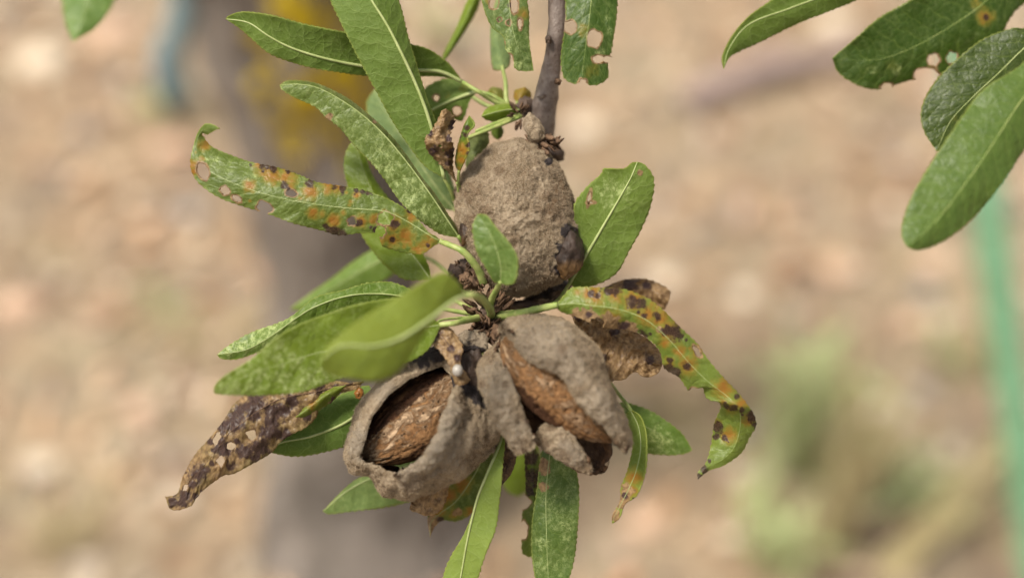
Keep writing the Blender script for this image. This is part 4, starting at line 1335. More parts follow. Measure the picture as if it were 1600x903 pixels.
# blurred leaves behind the top
leaf(branch, [(786, 110, 2.2), (775, 60, 2.6), (778, 20, 2.8), (785, -40, 3.0)], [(770, 108), (766, 70), (768, 30)], [(797, 100), (797, 60), (796, 10)], (0.13, 0.2, 0.13), pale=0.6, nu=50, nv=6, under=True, rib=0,
     stalk=[(790, 130, 2.2), (792, 160, 2.1), (806, 175, 2.0)], stalk_r=0.06, label='soft bluish leaf hanging behind the tattered leaf')
leaf(branch, [(690, 100, 3.2), (712, 60, 3.2), (735, 15, 3.2), (752, -40, 3.2)], [(692, 85), (712, 45), (728, 5)], [(703, 85), (730, 45), (750, 5)], GL, pale=0.1, nu=60, nv=6, rib=0, stalk=[(700, 120, 3.0), (760, 165, 2.5), (815, 172, 2.2)], label='narrow light leaf slanting up behind the big green leaf')
leaf(branch, [(747, 143, 1.9), (725, 150, 2.0), (700, 160, 2.1), (672, 174, 2.2), (650, 190, 2.3)], [(730, 132), (708, 123), (688, 125), (664, 138), (645, 165)], [(735, 156), (727, 180), (720, 190), (705, 186), (680, 200)],
     GR, pale=0.2, rust=[(725, 138, 8, .4), (660, 185, 16, .6), (700, 150, 5, .4)], holes=[(681, 153, 5, 4.5), (714, 174, 7, 7.5)], nu=100, nv=12, under=True, rib=0.05, stalk=[(770, 150, 1.9), (800, 168, 2.0), (818, 172, 2.1)], label='leaf with two round holes behind the base of the big green leaf')
leaf(branch, [(812, 172, 1.8), (790, 172, 1.6), (765, 178, 1.5), (752, 182, 1.5)], [(795, 162), (770, 165), (758, 172)], [(798, 182), (775, 190), (760, 188)], GL, pale=0.3, nu=50, nv=8, label='small young leaf at the upper spur')
leaf(branch, [(808, 160, 2.2), (815, 148, 2.2), (820, 136, 2.3)], [(803, 155), (804, 142)], [(826, 158), (830, 145)], (0.14, 0.13, 0.02), rust_all=0.7, nu=36, nv=8, rib=0, stalk=[(812, 170, 2.1)], label='tiny orange leaf beside the stem')
leaf(branch, [(785, 158, 2.4), (776, 147, 2.4), (768, 136, 2.5)], [(770, 158), (762, 145)], [(789, 148), (782, 138)], (0.10, 0.12, 0.02), rust_all=0.4, nu=36, nv=8, rib=0, stalk=[(800, 168, 2.2), (812, 172, 2.1)], label='tiny olive leaf above the young leaf')
leaf(branch, [(772, 192, 2.2), (776, 205, 2.2), (778, 219, 2.3)], [(766, 200), (770, 214)], [(785, 198), (786, 212)], GR, nu=36, nv=8, rib=0, stalk=[(790, 180, 2.1), (812, 172, 2.1)], label='tiny green leaf below the young leaf')
leaf(branch, [(745, 205, 1.4), (748, 225, 1.5), (740, 250, 1.6), (735, 275, 1.7)], [(732, 215), (728, 240), (728, 262)], [(763, 208), (762, 232), (750, 258)], (0.14, 0.17, 0.09), pale=0.4, nu=60, nv=10, rib=0, stalk=[(770, 195, 1.6), (812, 180, 1.9)], label='dull olive leaf behind the curled leaf')
sp_ = crom([(728, 217, 1.2), (770, 200, 1.4), (815, 182, 1.8)], 16)
v, f = tube_mesh(P(sp_[:, 0], sp_[:, 1], sp_[:, 2]), 0.0005, 8)
mesh_obj('bare_stalk', v, f, [M_STALK], branch)
# L29, L30: dead curled leaf and small curled leaf
leaf(branch, [(714, 287, 0.6), (702, 262, 0.3), (697, 245, 0.1), (688, 225, -0.1), (686, 205, -0.1), (692, 188, 0), (697, 170, 0.1)], [(695, 264), (686, 255), (669, 238), (664, 218), (675, 203), (683, 188), (690, 174)],
     [(708, 262), (709, 236), (704, 210), (711, 190), (706, 178)], (0.3, 0.17, 0.05), dry=0.85, pale=0, crink=0.10, wave=0.25, nu=120, nv=18, zA=0.1, zB=0.5, name='dried_leaf', rib=0.0, teeth=2.5,
     necro=[(707, 195, 8), (704, 215, 8), (704, 240, 9), (700, 255, 6), (672, 210, 5), (678, 235, 8)], holes=[(689, 229, 3.4, 2.6), (693, 236, 2.6, 2.2)], rust=[(690, 190, 12)], label='crinkled golden brown dead leaf against the big green leaf',
     stalk=[(722, 300, 0.9), (735, 360, 1.6)], stalk_r=0.035)
leaf(branch, [(717, 269, 0.5), (716, 250, 0.3), (721, 228, 0.2), (724, 209, 0.2), (733, 181, 0.3)], [(711, 257), (713, 235), (719, 213), (725, 195)], [(725, 252), (733, 231), (730, 210), (741, 195)],
     GR, zA=0.3, zB=-0.3, pale=0.2, rust=[(724, 235, 12), (722, 250, 8)], rust_all=0.1, necro=[(731, 228, 5), (727, 212, 5), (733, 240, 5), (729, 200, 4)], nu=90, nv=10, rib=0, wave=0.12, crink=0.03, stalk=[(716, 285, 0.7), (718, 330, 1.3)], stalk_r=0.045,
     label='small rolled leaf, green and yellow, next to the dead curled leaf')
# L31: brown scrap with the egg
leaf(branch, [(680, 512, -0.6), (695, 530, -0.7), (708, 552, -0.8), (712, 575, -0.9), (722, 602, -0.9)], [(671, 520), (672, 534), (688, 550), (702, 570), (711, 600)], [(694, 507), (711, 520), (723, 544), (720, 568), (734, 594)],
     (0.18, 0.10, 0.045), dry=0.9, pale=0, crink=0.06, wave=0.15, nu=90, nv=12, zA=0.15, zB=0.15, name='dried_leaf', rib=0.02, necro=[(684, 520, 7), (705, 545, 6), (715, 560, 6), (676, 530, 6)], teeth=1.5, stalk=[(690, 500, -0.2), (740, 495, 0.4)], stalk_r=0.03,
     label='small twisted brown leaf scrap above the open left almond')
c = P(715, 578.5, -1.02)
v, f = blob(c, (0.00125, 0.00135, 0.0014), 2.0, (24, 16), 0.07)
o = mesh_obj('insect_egg', v - c + c, f, [simple_mat('pearl_white', (0.27, 0.25, 0.22), (0.34, 0.31, 0.28), 300, 0.35, 0.5, 0.05, 0.0001)], base=c)
tag(o, 'tiny pearly white egg on the small twisted brown leaf', 'egg')

# ---- twig on the right with four leaves
tw = crom([(1900, -330, -2), (1830, -200, -0.5), (1760, -120, 0.5), (1700, -95, 1.2)], 30)
pp = P(tw[:, 0], tw[:, 1], tw[:, 2])
pp = np.vstack([crom([LIMB[57], LIMB[57] * .5 + pp[0] * .5 + np.array((0.02, 0, 0.01)), pp[0]], 10)[:-1], pp])
v, f = tube_mesh(pp, np.linspace(0.0035, 0.0018, len(pp)), 14, True, 0.08, 2.0)
mesh_obj('stem', v, f, [M_BARK], twig_r)
leaf(twig_r, [(1440, -70, 1.6), (1380, -45, 1.6), (1310, -15, 1.6), (1233, 14, 1.6), (1171, 38, 1.6), (1140, 75, 1.6), (1131, 108, 1.6)], [(1400, -80), (1320, -62), (1260, -40), (1206, 0), (1171, 26), (1144, 57), (1129, 88)],
     [(1420, -40), (1341, 0), (1295, 19), (1246, 38), (1189, 66), (1150, 84), (1139, 92)], (0.085, 0.145, 0.012), zA=-0.3, zB=0.3, pale=0.1, nu=140, nv=14, rib=0.03, under=True, stalk=[(1520, -95, 1.6), (1620, -110, 1.4), (1720, -105, 1.0)], label='light green leaf with a hooked tip, leftmost on its twig')
leaf(twig_r, [(1640, -80, 2.6), (1580, -35, 2.5), (1521, 18, 2.4), (1432, 72, 2.3), (1366, 94, 2.2), (1300, 91, 2.2)], [(1590, -80), (1500, -50), (1423, 0), (1375, 27), (1335, 62), (1310, 82)], [(1640, -30), (1585, 20), (1555, 70), (1500, 110), (1463, 123), (1423, 126), (1380, 139), (1348, 137), (1312, 117)],
     (0.036, 0.076, 0.008), zA=-0.2, zB=0.3, pale=0.15, nu=150, nv=18, rib=0.02, ribmat=M_STALK, holes=[(1459, 94, 10, 10), (1488, 91, 9, 9), (1447, 118, 20, 11), (1386, 136, 9, 6)], rust=[(1540, 26, 11, .9), (1525, 8, 8, .5), (1395, 105, 12, .25)], necro=[(1541, 28, 5)],  # base green lowered to stand for a blade facing away from the light
     palespots=[(1362, 110, 9), (1400, 108, 10)], stalk=[(1670, -100, 2.0), (1710, -98, 1.3)], label='green leaf, shade darkened into its colour, with eaten notches and holes along one edge')
leaf(twig_r, [(1690, 10, 1.2), (1640, 45, 1.4), (1600, 76, 1.5), (1560, 115, 1.5), (1521, 151, 1.5), (1485, 190, 1.5), (1463, 237, 1.5)], [(1640, 25), (1600, 44), (1583, 44), (1534, 62), (1485, 102), (1454, 137), (1439, 173), (1444, 206)],
     [(1680, 60), (1640, 110), (1600, 150), (1550, 195), (1510, 222), (1480, 235)], (0.036, 0.064, 0.010), zA=0.2, zB=0.2, pale=0.15, nu=140, nv=18, rib=0.03, stalk=[(1720, -40, 1.0), (1738, -105, 0.8)], label='rounded leaf with shade in its dark colour, tucked behind the long hanging leaf', rust=[(1490, 185, 8, .25)])  # shade of the turned-away blade is put into the base colour
leaf(twig_r, [(1730, -10, -0.8), (1670, 70, -1.3), (1600, 152, -1.7), (1565, 204, -1.9), (1521, 270, -2.1), (1463, 345, -2.3), (1417, 386, -2.4)], [(1680, 10), (1600, 97), (1534, 142), (1485, 208), (1445, 270), (1419, 319), (1408, 363)],
     [(1720, 60), (1660, 150), (1600, 235), (1565, 288), (1521, 341), (1476, 376), (1437, 391)], (0.095, 0.16, 0.04), zA=0.25, zB=0.25, pale=0.1, nu=150, nv=18, rib=0.028, ribmat=M_STALK, palespots=[], stalk=[(1750, -60, -0.3), (1768, -125, 0.3)],
     label='long smooth green leaf hanging in front of the shade-darkened rounded leaf')
# ---- twig with the leaf at the top left
tw = crom([(150, -220, 6), (200, -420, 4)], 10)
pp = P(tw[:, 0], tw[:, 1], tw[:, 2])
pp = np.vstack([pp, crom([pp[-1], pp[-1] * .5 + LIMB[40] * .5 + np.array((-0.03, 0, 0.02)), LIMB[40]], 20)[1:]])
v, f = tube_mesh(pp, np.linspace(0.0015, 0.004, len(pp)), 12, True, 0.08, 6.0)
mesh_obj('stem', v, f, [M_BARK], twig_l)
leaf(twig_l, [(140, -150, 8.0), (140, -80, 7.5), (138, -10, 7.0), (128, 35, 6.6), (114, 66, 6.4)], [(110, -110), (94, -50), (96, 0), (103, 40)], [(170, -110), (188, -50), (180, 0), (152, 42)], (0.12, 0.21, 0.06), pale=0.3, nu=60, nv=8, rib=0.03,
     stalk=[(145, -185, 7.5), (150, -220, 6.0)], label='blurred pale green leaf tip hanging left of the trunk')

# ------------------------------------------------------------------ almonds
def fuzz(parent, V, F, n, seed, ln=0.045, maskcol=None):
    rg = np.random.default_rng(seed)
    c4 = V[F]
    nrm = vnormals(V, F)
    area = np.linalg.norm(np.cross(c4[:, 2] - c4[:, 0], c4[:, 3] - c4[:, 1]), axis=1)
    facing = np.sum(nrm[F].mean(1) * (CAMP - c4.mean(1)), axis=1) > -0.12
    area = area * facing
    idx = rg.choice(len(F), n, p=area / area.sum())
    a, b = rg.random((n, 1)), rg.random((n, 1))
    q4 = V[F[idx]]
    p = (q4[:, 0] * (1 - a) + q4[:, 1] * a) * (1 - b) + (q4[:, 3] * (1 - a) + q4[:, 2] * a) * b
    nn_ = nrm[F[idx]].mean(1)
    d = nn_ + rg.normal(0, 0.55, (n, 3))
    d /= np.linalg.norm(d, axis=1)[:, None]
    sd_ = np.cross(d, rg.normal(size=(n, 3)))
    sd_ /= np.linalg.norm(sd_, axis=1)[:, None]
    L_ = (ln / 100) * rg.uniform(.4, 1.2, (n, 1))
    w_ = 0.00003
    keep = np.ones(n, bool) if maskcol is None else maskcol[F[idx]].mean(1) < 0.35
    V3 = np.stack([p - sd_ * w_, p + sd_ * w_, p + d * L_], 1)[keep].reshape(-1, 3)
    o_ = mesh_obj('fuzz', V3, np.arange(len(V3)).reshape(-1, 3), [M_FUZZ], parent)
    o_['kind'] = 'stuff'


def spot_mask(px, spots, nz):
    m_ = np.zeros(px.shape[:-1])
    for (x, y, r) in spots:
        m_ = np.maximum(m_, 1 - sstep(np.hypot(px[..., 0] - x, px[..., 1] - y) / r + 0.4 * nz, 0.6, 1.3))
    return m_


def hull_relief(V, F, amp=1.0, seed=0.0):
    amp = np.asarray(amp)
    n_ = vnormals(V, F)
    q = V * 100
    big = fbm(q * 1.3 + seed, 3)
    rid = 1 - np.abs(fbm(q * 3.2 + seed + 7, 3)) * 2
    fine = fbm(q * 9 + seed + 3, 3)
    rid2 = 1 - np.abs(fbm(q * (6.0, 6.0, 5.0) + seed + 17, 3)) * 2
    return V + n_ * ((0.085 * big + 0.05 * rid + 0.026 * rid2 + 0.016 * fine) * amp / 100)[:, None]


# closed almond ------------------------------------------------------
fruit1 = thing('almond_fruit', 'closed felted tan almond hull with a black rotten patch', 'almond', P(838, 228, 1.4), 'almonds on the twig')
out = crom([(812, 217), (846, 231), (873, 268), (893, 312), (902, 350), (898, 395), (878, 432), (853, 447), (830, 459), (806, 463), (782, 454), (756, 428), (734, 397), (717, 368), (713, 328), (719, 287), (740, 256), (772, 231), (794, 219)], 240, True)
cen = np.array((806, 345))
Z0, HF, HB = 1.15, 1.15, 1.0
phi = np.linspace(0.03, math.pi - 0.05, 190)
px = np.zeros((len(phi), 240, 3))
for k, ph in enumerate(phi):
    px[k, :, :2] = cen + (out - cen) * math.sin(ph) ** 0.92
    px[k, :, 2] = Z0 - (HF if ph < math.pi / 2 else HB) * math.cos(ph)
V = P(px[..., 0], px[..., 1], px[..., 2]).reshape(-1, 3)


def wrap_faces(a, b):
    i, j = np.meshgrid(np.arange(a - 1), np.arange(b), indexing='ij')
    return np.stack([i * b + j, i * b + (j + 1) % b, (i + 1) * b + (j + 1) % b, (i + 1) * b + j], -1).reshape(-1, 4)


F = wrap_faces(len(phi), 240)
n_ = vnormals(V, F)
if np.mean(np.sum(n_ * (V - V.mean(0)), axis=1)) < 0:
    F = F[:, ::-1]
V = hull_relief(V, F, 0.95, 2.0)
nz = fbm(np.stack([px[..., 0] / 12, px[..., 1] / 12, px[..., 2]], -1), 3)
front = (px[..., 2] < 1.5)
rot = spot_mask(px, [(893, 388, 26), (884, 362, 14), (886, 410, 26), (856, 253, 7)], nz) * front
brn = spot_mask(px, [(840, 328, 7), (803, 378, 10), (806, 372, 8), (780, 266, 10), (880, 320, 40), (845, 430, 34), (790, 440, 22), (735, 300, 20), (880, 290, 14), (732, 358, 20), (757, 330, 12)], nz) * front * 0.62
mask = np.stack([brn, rot, rot * 0], -1).reshape(-1, 3)
# close the two poles with small caps
ncap = len(V)
V = np.vstack([V, V[:240].mean(0), V[-240:].mean(0)])
mask = np.vstack([mask, mask[:1], mask[-1:]])
capf = [[ncap, (k + 2) % 240, k + 1, k] for k in range(0, 240, 2)] + [[ncap + 1, ncap - 240 + k, ncap - 240 + k + 1, ncap - 240 + (k + 2) % 240] for k in range(0, 240, 2)]
Fh = np.vstack([F, np.array(capf)])
mesh_obj('hull', V, Fh, [M_HULL], fruit1, None, {'mask': mask})
fuzz(fruit1, V[:ncap], F, 40000, 5, 0.065, rot.reshape(-1))
# glossy rotten lobe on the lower right
bo, bf = blob((0, 0, 0), (1, 1, 1), 4.4, (60, 40), 0.10)
pl = np.stack([888 + bo[:, 0] * 25 + bo[:, 1] * 5, 392 - bo[:, 1] * 44 + bo[:, 0] * 6, 0.72 + bo[:, 2] * 0.52], 1)
taper = 1 - 0.35 * np.clip(bo[:, 1], 0, 1)
pl[:, 0] = 888 + (pl[:, 0] - 888) * taper
V = P(pl[:, 0], pl[:, 1], pl[:, 2])
V = V + vnormals(V, bf) * (0.0005 * fbm(V * 250, 3) + 0.00025 * fbm(V * 700, 3))[:, None]
warm = sstep(pl[:, 1], 385, 432)
mesh_obj('rotten_patch', V, bf, [M_ROT], fruit1, None, {'mask': np.stack([warm, warm * 0, warm * 0], 1)})['label'] = 'black glossy rotten patch'
for (x, y, z, rx_, ry_, dp, sd_) in ((727, 364, 0.78, 10, 20, 0.28, 1.0), (757, 328, 0.42, 7, 5, 0.16, 6.0)):
    bo, bf = blob((0, 0, 0), (1, 1, 1), sd_, (28, 20), 0.2)
    V = P(x + bo[:, 0] * rx_, y - bo[:, 1] * ry_, z + bo[:, 2] * dp)
    wm = 0.45 + sstep(-bo[:, 1], 0.0, 0.9) * 0.4
    mesh_obj('rotten_patch', V, bf, [M_ROT], fruit1, None, {'mask': np.stack([wm, wm * 0, wm * 0], 1)})

# withered young almond on top ---------------------------------------
fr4 = thing('almond_fruit', 'tiny withered almond bud above the closed almond', 'almond', P(836, 222, 0.9), 'almonds on the twig')
bo, bf = blob((0, 0, 0), (1, 1, 1), 9.0, (40, 30), 0.12)
wid = 1 - 0.38 * np.clip(bo[:, 1], -0.2, 1)
V = P(834 + bo[:, 0] * 17 * wid - bo[:, 1] * 6, 200 - bo[:, 1] * 25, 1.0 + bo[:, 2] * 0.24)
V = hull_relief(V, bf, 0.5, 4.0)
mk = np.zeros((len(V), 3))
mk[:, 0] = 0.5 * sstep(-bo[:, 1], 0.4, 0.9)
mesh_obj('hull', V, bf, [M_HULL], fr4, None, {'mask': mk})
fuzz(fr4, V, bf, 1500, 15, 0.03)
for k, (x, y, a_) in enumerate(((850, 222, 30), (858, 214, 10), (842, 232, 70), (822, 224, 150), (868, 222, -5), (853, 230, 50))):
    a_ = math.radians(a_)
    L_ = 16
    g_ = []
    for u_, wu in ((0, .6), (.4, 1), (.8, .7), (1, .2)):
        for s_ in (-1, 0, 1):
            g_.append((x - 8 * math.cos(a_) + math.cos(a_) * L_ * u_ - math.sin(a_) * s_ * wu * 5, y + math.sin(a_) * L_ * u_ + math.cos(a_) * s_ * wu * 5, 0.95 - 0.2 * u_ ** 2 + 0.08 * abs(s_)))
    g_ = np.array(g_)
    V, F, M, A = solid(P(g_[:, 0], g_[:, 1], g_[:, 2]), grid_faces(4, 3), 0.0002, {}, (0, 0, 0))
    mesh_obj('sepal', V, F, [M_SCALE], fr4)


def shell(parent, p0, p1, cz, hw, ht, roll=0.0, seed=0.0, bow=0.0):
    """a pitted almond shell with a keel; p0 stem end, p1 pointed tip (photo px)"""
    p0, p1 = np.array(p0, float), np.array(p1, float)
    ax = p1 - p0
    Lp = np.linalg.norm(ax)
    ax /= Lp
    nx = np.array((-ax[1], ax[0]))
    nu, nvv = 130, 110
    u = np.linspace(0.004, 0.996, nu)
    prof = np.sin(math.pi * u ** 0.95) ** 0.66 * (1 - 0.12 * u)
    prof /= prof.max()
    a = np.linspace(0, 2 * math.pi, nvv, endpoint=False)
    cmpx = KPX * FOCUS * 100
    ca, sa = np.cos(a), np.sin(a)
    keel = 1 + 0.10 * np.exp(-((np.abs(((a - math.pi + math.pi) % (2 * math.pi)) - math.pi) - math.pi) / 0.22) ** 2)
    wx = (np.sign(ca) * np.abs(ca) ** 0.92 * hw / cmpx)[None] * prof[:, None] * keel[None]
    wz = (sa * ht)[None] * prof[:, None]
    cr, sr = math.cos(roll), math.sin(roll)
    X_ = wx * cr + wz / cmpx * sr
    Z_ = -wx * cmpx * sr + wz * cr
    px = np.zeros((nu, nvv, 3))
    px[..., :2] = p0 + ax * (u * Lp)[:, None, None] + nx * X_[..., None] + nx * (bow * np.sin(math.pi * u))[:, None, None]
    px[..., 2] = cz - Z_
    V = P(px[..., 0], px[..., 1], px[..., 2]).reshape(-1, 3)
    F = wrap_faces(nu, nvv)
    nn_ = vnormals(V, F)
    if np.mean(np.sum(nn_ * (V - V.mean(0)), axis=1)) < 0:
        F = F[:, ::-1]
        nn_ = -nn_
    uvc = np.stack([np.repeat(u[:, None] * Lp * cmpx, nvv, 1) + seed * 10, np.repeat((a * hw)[None], nu, 0)], -1)
    q = np.stack([uvc[..., 0], uvc[..., 1] * 2.0, np.full((nu, nvv), seed)], -1)
    rid = fbm(q * 2.5, 4, 0.6) + 0.9 * (1 - 2.2 * np.abs(fbm(q * (0.7, 2.2, 1) + 5, 3)))
    pit = np.clip(fbm(uvc_3(uvc) * 7.0 + seed, 2) - 0.25, 0, 1)
    V = V + nn_ * ((0.022 * rid - 0.12 * pit).reshape(-1) / 100)[:, None]
    return V, F, px, uvc.reshape(-1, 2), a, u


def uvc_3(uvc):
    return np.concatenate([uvc, np.zeros(uvc.shape[:-1] + (1,))], -1)


def flap(mid, A, B, zA, zB, seed, th=0.085, pw=2.0, nu=150, nv=34, stain=(), rot=(), grey=(), inner_front=False, nf=9000, lab=None, owner=None):
    px, m, wa, wb, v_ = loft(mid, A, B, zA, zB, nu, nv, pw)
    for kk in (0, 2 * nv):
        px[:, kk, :2] += 3.2 * np.stack([perlin(np.stack([m[:, 0] / 9, m[:, 1] / 9, m[:, 0] * 0 + seed + kk], 1)), perlin(np.stack([m[:, 0] / 9, m[:, 1] / 9, m[:, 0] * 0 + seed + kk + 5], 1))], 1)
    n2 = 2 * nv + 1
    V = P(px[..., 0], px[..., 1], px[..., 2]).reshape(-1, 3)
    F = grid_faces(nu, n2)
    if np.mean(np.sum(vnormals(V, F) * (CAMP - V), axis=1)) < 0:
        F = F[:, ::-1]
    V = hull_relief(V, F, np.tile(1 - 0.6 * sstep(np.abs(v_), 0.8, 1.0), nu), seed)
    nz = fbm(np.stack([px[..., 0] / 12, px[..., 1] / 12, px[..., 2]], -1), 3)
    mask = np.stack([spot_mask(px, stain, nz) * 0.6, spot_mask(px, rot, nz), spot_mask(px, grey, nz)], -1).reshape(-1, 3)
    V2, F2, M2, A2 = solid(V, F, th / 100, {'mask': mask}, (1, 0, 1) if inner_front else (0, 1, 0))
    o_ = mesh_obj('hull_flap', V2, F2, [M_HULL, M_INNER], owner or fruit3, M2, A2)
    if lab:
        o_['label'] = lab
    if not inner_front and nf:
        fuzz(owner or fruit3, V, F, nf, int(seed * 10) + 3, 0.06)
    return o_


# left split almond --------------------------------------------------
fruit2 = thing('almond_fruit', 'split almond, hull gaping wide around a tan pitted shell', 'almond', P(735, 530, 0.6), 'almonds on the twig')
PAIRS = [((692, 572), (712, 536)), ((668, 580), (662, 548)), ((640, 593), (622, 573)), ((608, 617), (588, 601)), ((583, 649), (559, 640)), ((572, 681), (545, 684)), ((561, 712), (540, 712)), ((570, 722), (553, 733)), ((588, 726), (577, 741)),
         ((608, 736), (600, 773)), ((628, 744), (642, 778)), ((656, 731), (690, 757)), ((675, 707), (728, 743)), ((688, 676), (762, 713)), ((693, 650), (779, 683)), ((706, 622), (768, 640)), ((706, 592), (746, 575))]
NT2 = 260
op = crom([p_[0] for p_ in PAIRS], NT2, True)
# keep the pairing: parameter by index, not by arc length
def crom_idx(pts, n):
    p = np.asarray(pts, float)
    m_ = len(p)
    t = np.linspace(0, m_, n, endpoint=False)
    i = np.floor(t).astype(int)
    f_ = (t - i)[:, None]
    a_, b_, c_, d_ = (p[(i + k) % m_] for k in (-1, 0, 1, 2))
    return 0.5 * (2 * b_ + (c_ - a_) * f_ + (2 * a_ - 5 * b_ + 4 * c_ - d_) * f_ ** 2 + (3 * b_ - a_ - 3 * c_ + d_) * f_ ** 3)


def lin_idx(pts, n):
    p = np.asarray(pts, float)
    t = np.linspace(0, len(p), n, endpoint=False)
    i = np.floor(t).astype(int)
    f_ = (t - i)[:, None]
    return p[i % len(p)] * (1 - f_) + p[(i + 1) % len(p)] * f_


op = 0.3 * crom_idx([p_[0] for p_ in PAIRS], NT2) + 0.7 * lin_idx([p_[0] for p_ in PAIRS], NT2)
ou = 0.4 * crom_idx([p_[1] for p_ in PAIRS], NT2) + 0.6 * lin_idx([p_[1] for p_ in PAIRS], NT2)
ZO = crom_idx([(z_,) for z_ in (-0.2, -0.5, -0.65, -0.75, -0.7, -0.65, -0.6, -0.6, -0.65, -0.7, -0.85, -1.0, -1.05, -1.05, -1.0, -0.7, -0.3)], NT2)[:, 0]
tt = np.linspace(0, 2 * math.pi, NT2, endpoint=False)
op = op + 2.6 * np.stack([perlin(np.stack([np.cos(tt) * 5, np.sin(tt) * 5, tt * 0 + 3], 1)), perlin(np.stack([np.cos(tt) * 5, np.sin(tt) * 5, tt * 0 + 9], 1))], 1)
cen = np.array((660, 655))
rows = []
for ph in np.linspace(0, math.pi / 2, 70):
    xy = op + (ou - op) * math.sin(ph)
    z_ = 0.25 + (ZO - 0.25) * math.cos(ph) ** 1.0
    lip = math.exp(-(ph / 0.14) ** 2)
    flare = np.exp(-((np.arange(NT2) / NT2 * 17 - 12.6) / 2.2) ** 2)
    rows.append(np.column_stack([xy, z_ + 0.05 * lip * (1 - flare) - 0.16 * flare * math.exp(-(ph / 0.22) ** 2)]))
for ps in np.linspace(0, math.pi / 2 - 0.06, 60)[1:]:
    xy = cen + (ou - cen) * math.cos(ps)
    rows.append(np.column_stack([xy, np.full(NT2, 0.25 + 0.95 * math.sin(ps))]))
px = np.array(rows)
V = P(px[..., 0], px[..., 1], px[..., 2]).reshape(-1, 3)
F = wrap_faces(len(rows), NT2)
n_ = vnormals(V, F)
if np.mean(np.sum(n_ * (V - P(660, 655, 0.2)), axis=1)) < 0:
    F = F[:, ::-1]
V = hull_relief(V, F, np.repeat(np.concatenate([0.25 + 0.75 * sstep(np.linspace(0, 1.57, 70), 0.1, 0.6), np.ones(59)]), NT2), 12.0)
nz = fbm(np.stack([px[..., 0] / 12, px[..., 1] / 12, px[..., 2]], -1), 3)
rot = spot_mask(px, [(735, 592, 30), (735, 560, 28), (748, 622, 16), (715, 605, 12), (657, 556, 20), (680, 555, 16), (700, 548, 14)], nz)
brn = spot_mask(px, [(655, 745, 16), (640, 760, 12), (600, 765, 8), (740, 720, 24), (765, 690, 16), (620, 745, 6), (722, 660, 10)], nz) * 0.55
gry = spot_mask(px, [(685, 690, 30), (670, 725, 20), (640, 745, 20), (700, 640, 20), (560, 690, 24), (600, 610, 20)], nz)
mask = np.stack([brn, rot, gry], -1).reshape(-1, 3)
Fo, Vo = F, V
hole = (((px[..., 0] - 634) / 30) ** 2 + ((px[..., 1] - 722) / 11) ** 2 < 1.0) & (np.arange(len(rows)) > 72)[:, None]
F = F[~hole.reshape(-1)[F].all(axis=1)]
Vc, Fc, Ac = compact(V, F, {'mask': mask})
V2, F2, M2, A2 = solid(Vc, Fc, 0.0011, Ac, (0, 1, 0))
mesh_obj('hull', V2, F2, [M_HULL, M_INNER], fruit2, M2, A2)
fuzz(fruit2, Vo, Fo, 32000, 6, 0.06, rot.reshape(-1))
flap([(716, 600, -0.75), (704, 645, -1.25), (688, 690, -1.38), (662, 725, -1.32), (618, 745, -1.05)], [(706, 612), (692, 652), (677, 690), (652, 719), (628, 733)], [(728, 632), (718, 664), (702, 702), (674, 737), (634, 755)],
     0.22, 0.42, 51.0, th=0.08, nu=120, nv=16, grey=[(690, 680, 60), (650, 735, 30)], stain=[(720, 625, 12)], nf=2500, lab='curled pale rim of the split hull', owner=fruit2)
V, F, px, uvc, a_, u_ = shell(fruit2, (728, 586), (562, 721), 0.14, 0.80, 0.58, 0.22, 1.0, -8)
dline = np.abs((px[..., 0] * 0.714 + px[..., 1] * 0.70) - 0)
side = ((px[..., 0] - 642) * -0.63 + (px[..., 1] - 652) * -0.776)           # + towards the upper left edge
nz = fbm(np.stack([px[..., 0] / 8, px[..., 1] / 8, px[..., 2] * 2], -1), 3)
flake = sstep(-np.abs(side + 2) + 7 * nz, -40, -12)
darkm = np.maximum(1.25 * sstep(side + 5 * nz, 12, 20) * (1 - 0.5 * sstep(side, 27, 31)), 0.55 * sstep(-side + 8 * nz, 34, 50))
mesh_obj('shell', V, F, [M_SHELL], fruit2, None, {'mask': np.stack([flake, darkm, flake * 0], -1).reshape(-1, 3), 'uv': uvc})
# felted neck where it joins the spur
bo, bf = blob((0, 0, 0), (1, 1, 1), 21.0, (40, 28), 0.25)
V = hull_relief(P(737 + bo[:, 0] * 24, 534 - bo[:, 1] * 20, 0.15 + bo[:, 2] * 0.35), bf, 0.6, 3.0)
mk = np.zeros((len(V), 3))
mk[:, 1] = sstep(-bo[:, 1] + 0.4 * fbm(bo * 2, 2) - 0.3 * bo[:, 0], 0.0, 0.7)
mk[:, 2] = 0.6
mesh_obj('neck', V, bf, [M_HULL], fruit2, None, {'mask': mk})
fuzz(fruit2, V, bf, 2500, 16, 0.05)
bo, bf = blob((0, 0, 0), (1, 1, 1), 25.0, (40, 28), 0.25)
V = P(738 + bo[:, 0] * 22, 585 - bo[:, 1] * 42, 0.0 + bo[:, 2] * 0.42)
V = V + vnormals(V, bf) * (0.0006 * fbm(V * 300, 3))[:, None]
mesh_obj('rotten_patch', V, bf, [M_ROT], fruit2, None, {'mask': np.zeros((len(V), 3))})['label'] = 'black mouldy shoulder of the hull'

# right split almond -------------------------------------------------
fruit3 = thing('almond_fruit', 'split almond, hull torn into flaps around a long brown shell', 'almond', P(782, 525, 0.3), 'almonds on the twig')


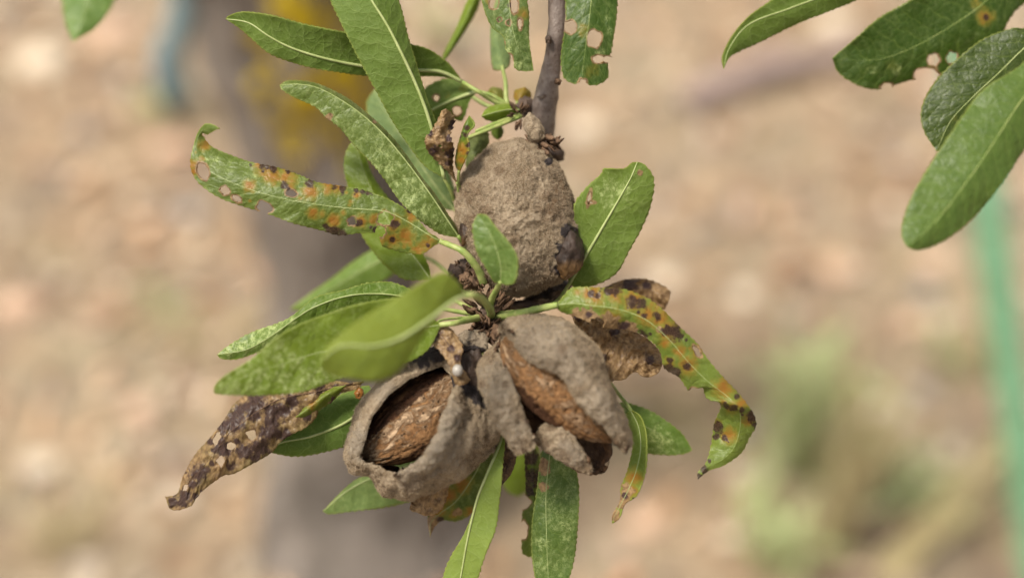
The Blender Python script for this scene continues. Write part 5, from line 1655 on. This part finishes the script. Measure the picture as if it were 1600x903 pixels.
flap([(779, 528, -0.2), (800, 518, -1.1), (845, 532, -1.75), (890, 560, -2.0), (925, 610, -2.0), (955, 660, -1.75), (978, 704, -1.35)],
     [(781, 512), (797, 499), (836, 492), (883, 500), (914, 523), (937, 550), (953, 597), (972, 639), (987, 684), (985, 698)],
     [(784, 538), (800, 543), (828, 566), (875, 589), (898, 624), (921, 647), (953, 678), (967, 701)], 1.7, 0.25, 31.0, stain=[(930, 570, 12), (900, 640, 10), (962, 690, 14), (790, 515, 10), (945, 600, 10), (880, 545, 10), (860, 585, 8), (915, 655, 8)], grey=[(850, 540, 50), (880, 570, 40), (940, 640, 40)], nf=20000,
     lab='broad bulging upper hull flap')
flap([(781, 536, -0.3), (769, 575, -1.2), (779, 625, -1.55), (802, 668, -1.5), (820, 706, -1.3)], [(766, 546), (750, 566), (746, 585), (754, 616), (769, 651), (785, 678), (804, 706)],
     [(787, 545), (789, 560), (799, 593), (813, 631), (825, 662), (837, 692), (832, 703)], 0.6, 0.12, 33.0, stain=[(813, 650, 10), (790, 600, 8), (765, 560, 10), (822, 690, 10), (755, 600, 8)], grey=[(770, 600, 40), (800, 670, 30)], nf=9000, lab='narrow left hull flap')
flap([(832, 688, -0.6), (862, 684, -1.0), (893, 704, -1.15), (926, 740, -0.9)], [(843, 670), (856, 658), (882, 665), (906, 696), (923, 722)], [(842, 696), (867, 714), (894, 729), (914, 739)],
     0.02, 0.2, 35.0, nu=90, nv=22, pw=1.3, stain=[(850, 690, 12), (915, 730, 16), (880, 715, 14), (862, 668, 8)], grey=[(890, 710, 24)], nf=2500, lab='short lower hull flap')
flap([(790, 560, 0.5), (845, 628, 0.75), (900, 688, 0.6), (940, 734, 0.2)], [(820, 560), (880, 610), (925, 655), (950, 690), (949, 716)], [(790, 600), (812, 650), (850, 697), (900, 730), (928, 741)],
     -0.9, -0.9, 37.0, nu=90, nv=24, inner_front=True, lab='dark inner face of the hull')
V, F, px, uvc, a_, u_ = shell(fruit3, (786, 530), (958, 689), -0.9, 0.70, 0.62, -0.2, 2.0, 0)
nz = fbm(np.stack([px[..., 0] / 8, px[..., 1] / 8, px[..., 2] * 2], -1), 3)
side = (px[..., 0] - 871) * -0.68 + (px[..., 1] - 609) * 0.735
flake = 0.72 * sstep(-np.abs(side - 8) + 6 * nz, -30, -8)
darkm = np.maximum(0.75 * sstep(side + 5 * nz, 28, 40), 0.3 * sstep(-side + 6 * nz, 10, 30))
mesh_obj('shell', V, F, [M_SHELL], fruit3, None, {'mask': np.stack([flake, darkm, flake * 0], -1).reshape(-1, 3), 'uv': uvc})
lump(fruit3, 'stalk_end', 782, 520, 0.1, (15, 16, 0.25), M_SCALE, 31.0, 0.3)

# shrunken dark almond behind the closed one ------------------------
fr5 = thing('almond_fruit', 'dark purplish shrunken almond half hidden below the closed almond', 'almond', P(860, 450, 1.8), 'almonds on the twig')
bo, bf = blob((0, 0, 0), (1, 1, 1), 41.0, (50, 34), 0.2)
V = P(856 + bo[:, 0] * 40 + bo[:, 1] * 10, 456 - bo[:, 1] * 24, 2.1 + bo[:, 2] * 0.7)
V = hull_relief(V, bf, 1.2, 8.0)
mesh_obj('hull', V, bf, [M_ROT], fr5, None, {'mask': np.repeat([[0.35, 0, 0]], len(V), 0)})
lump(fr5, 'stalk_end', 815, 478, 1.5, (26, 10, 0.2), M_DARKKNOB, 44.0, 0.4)
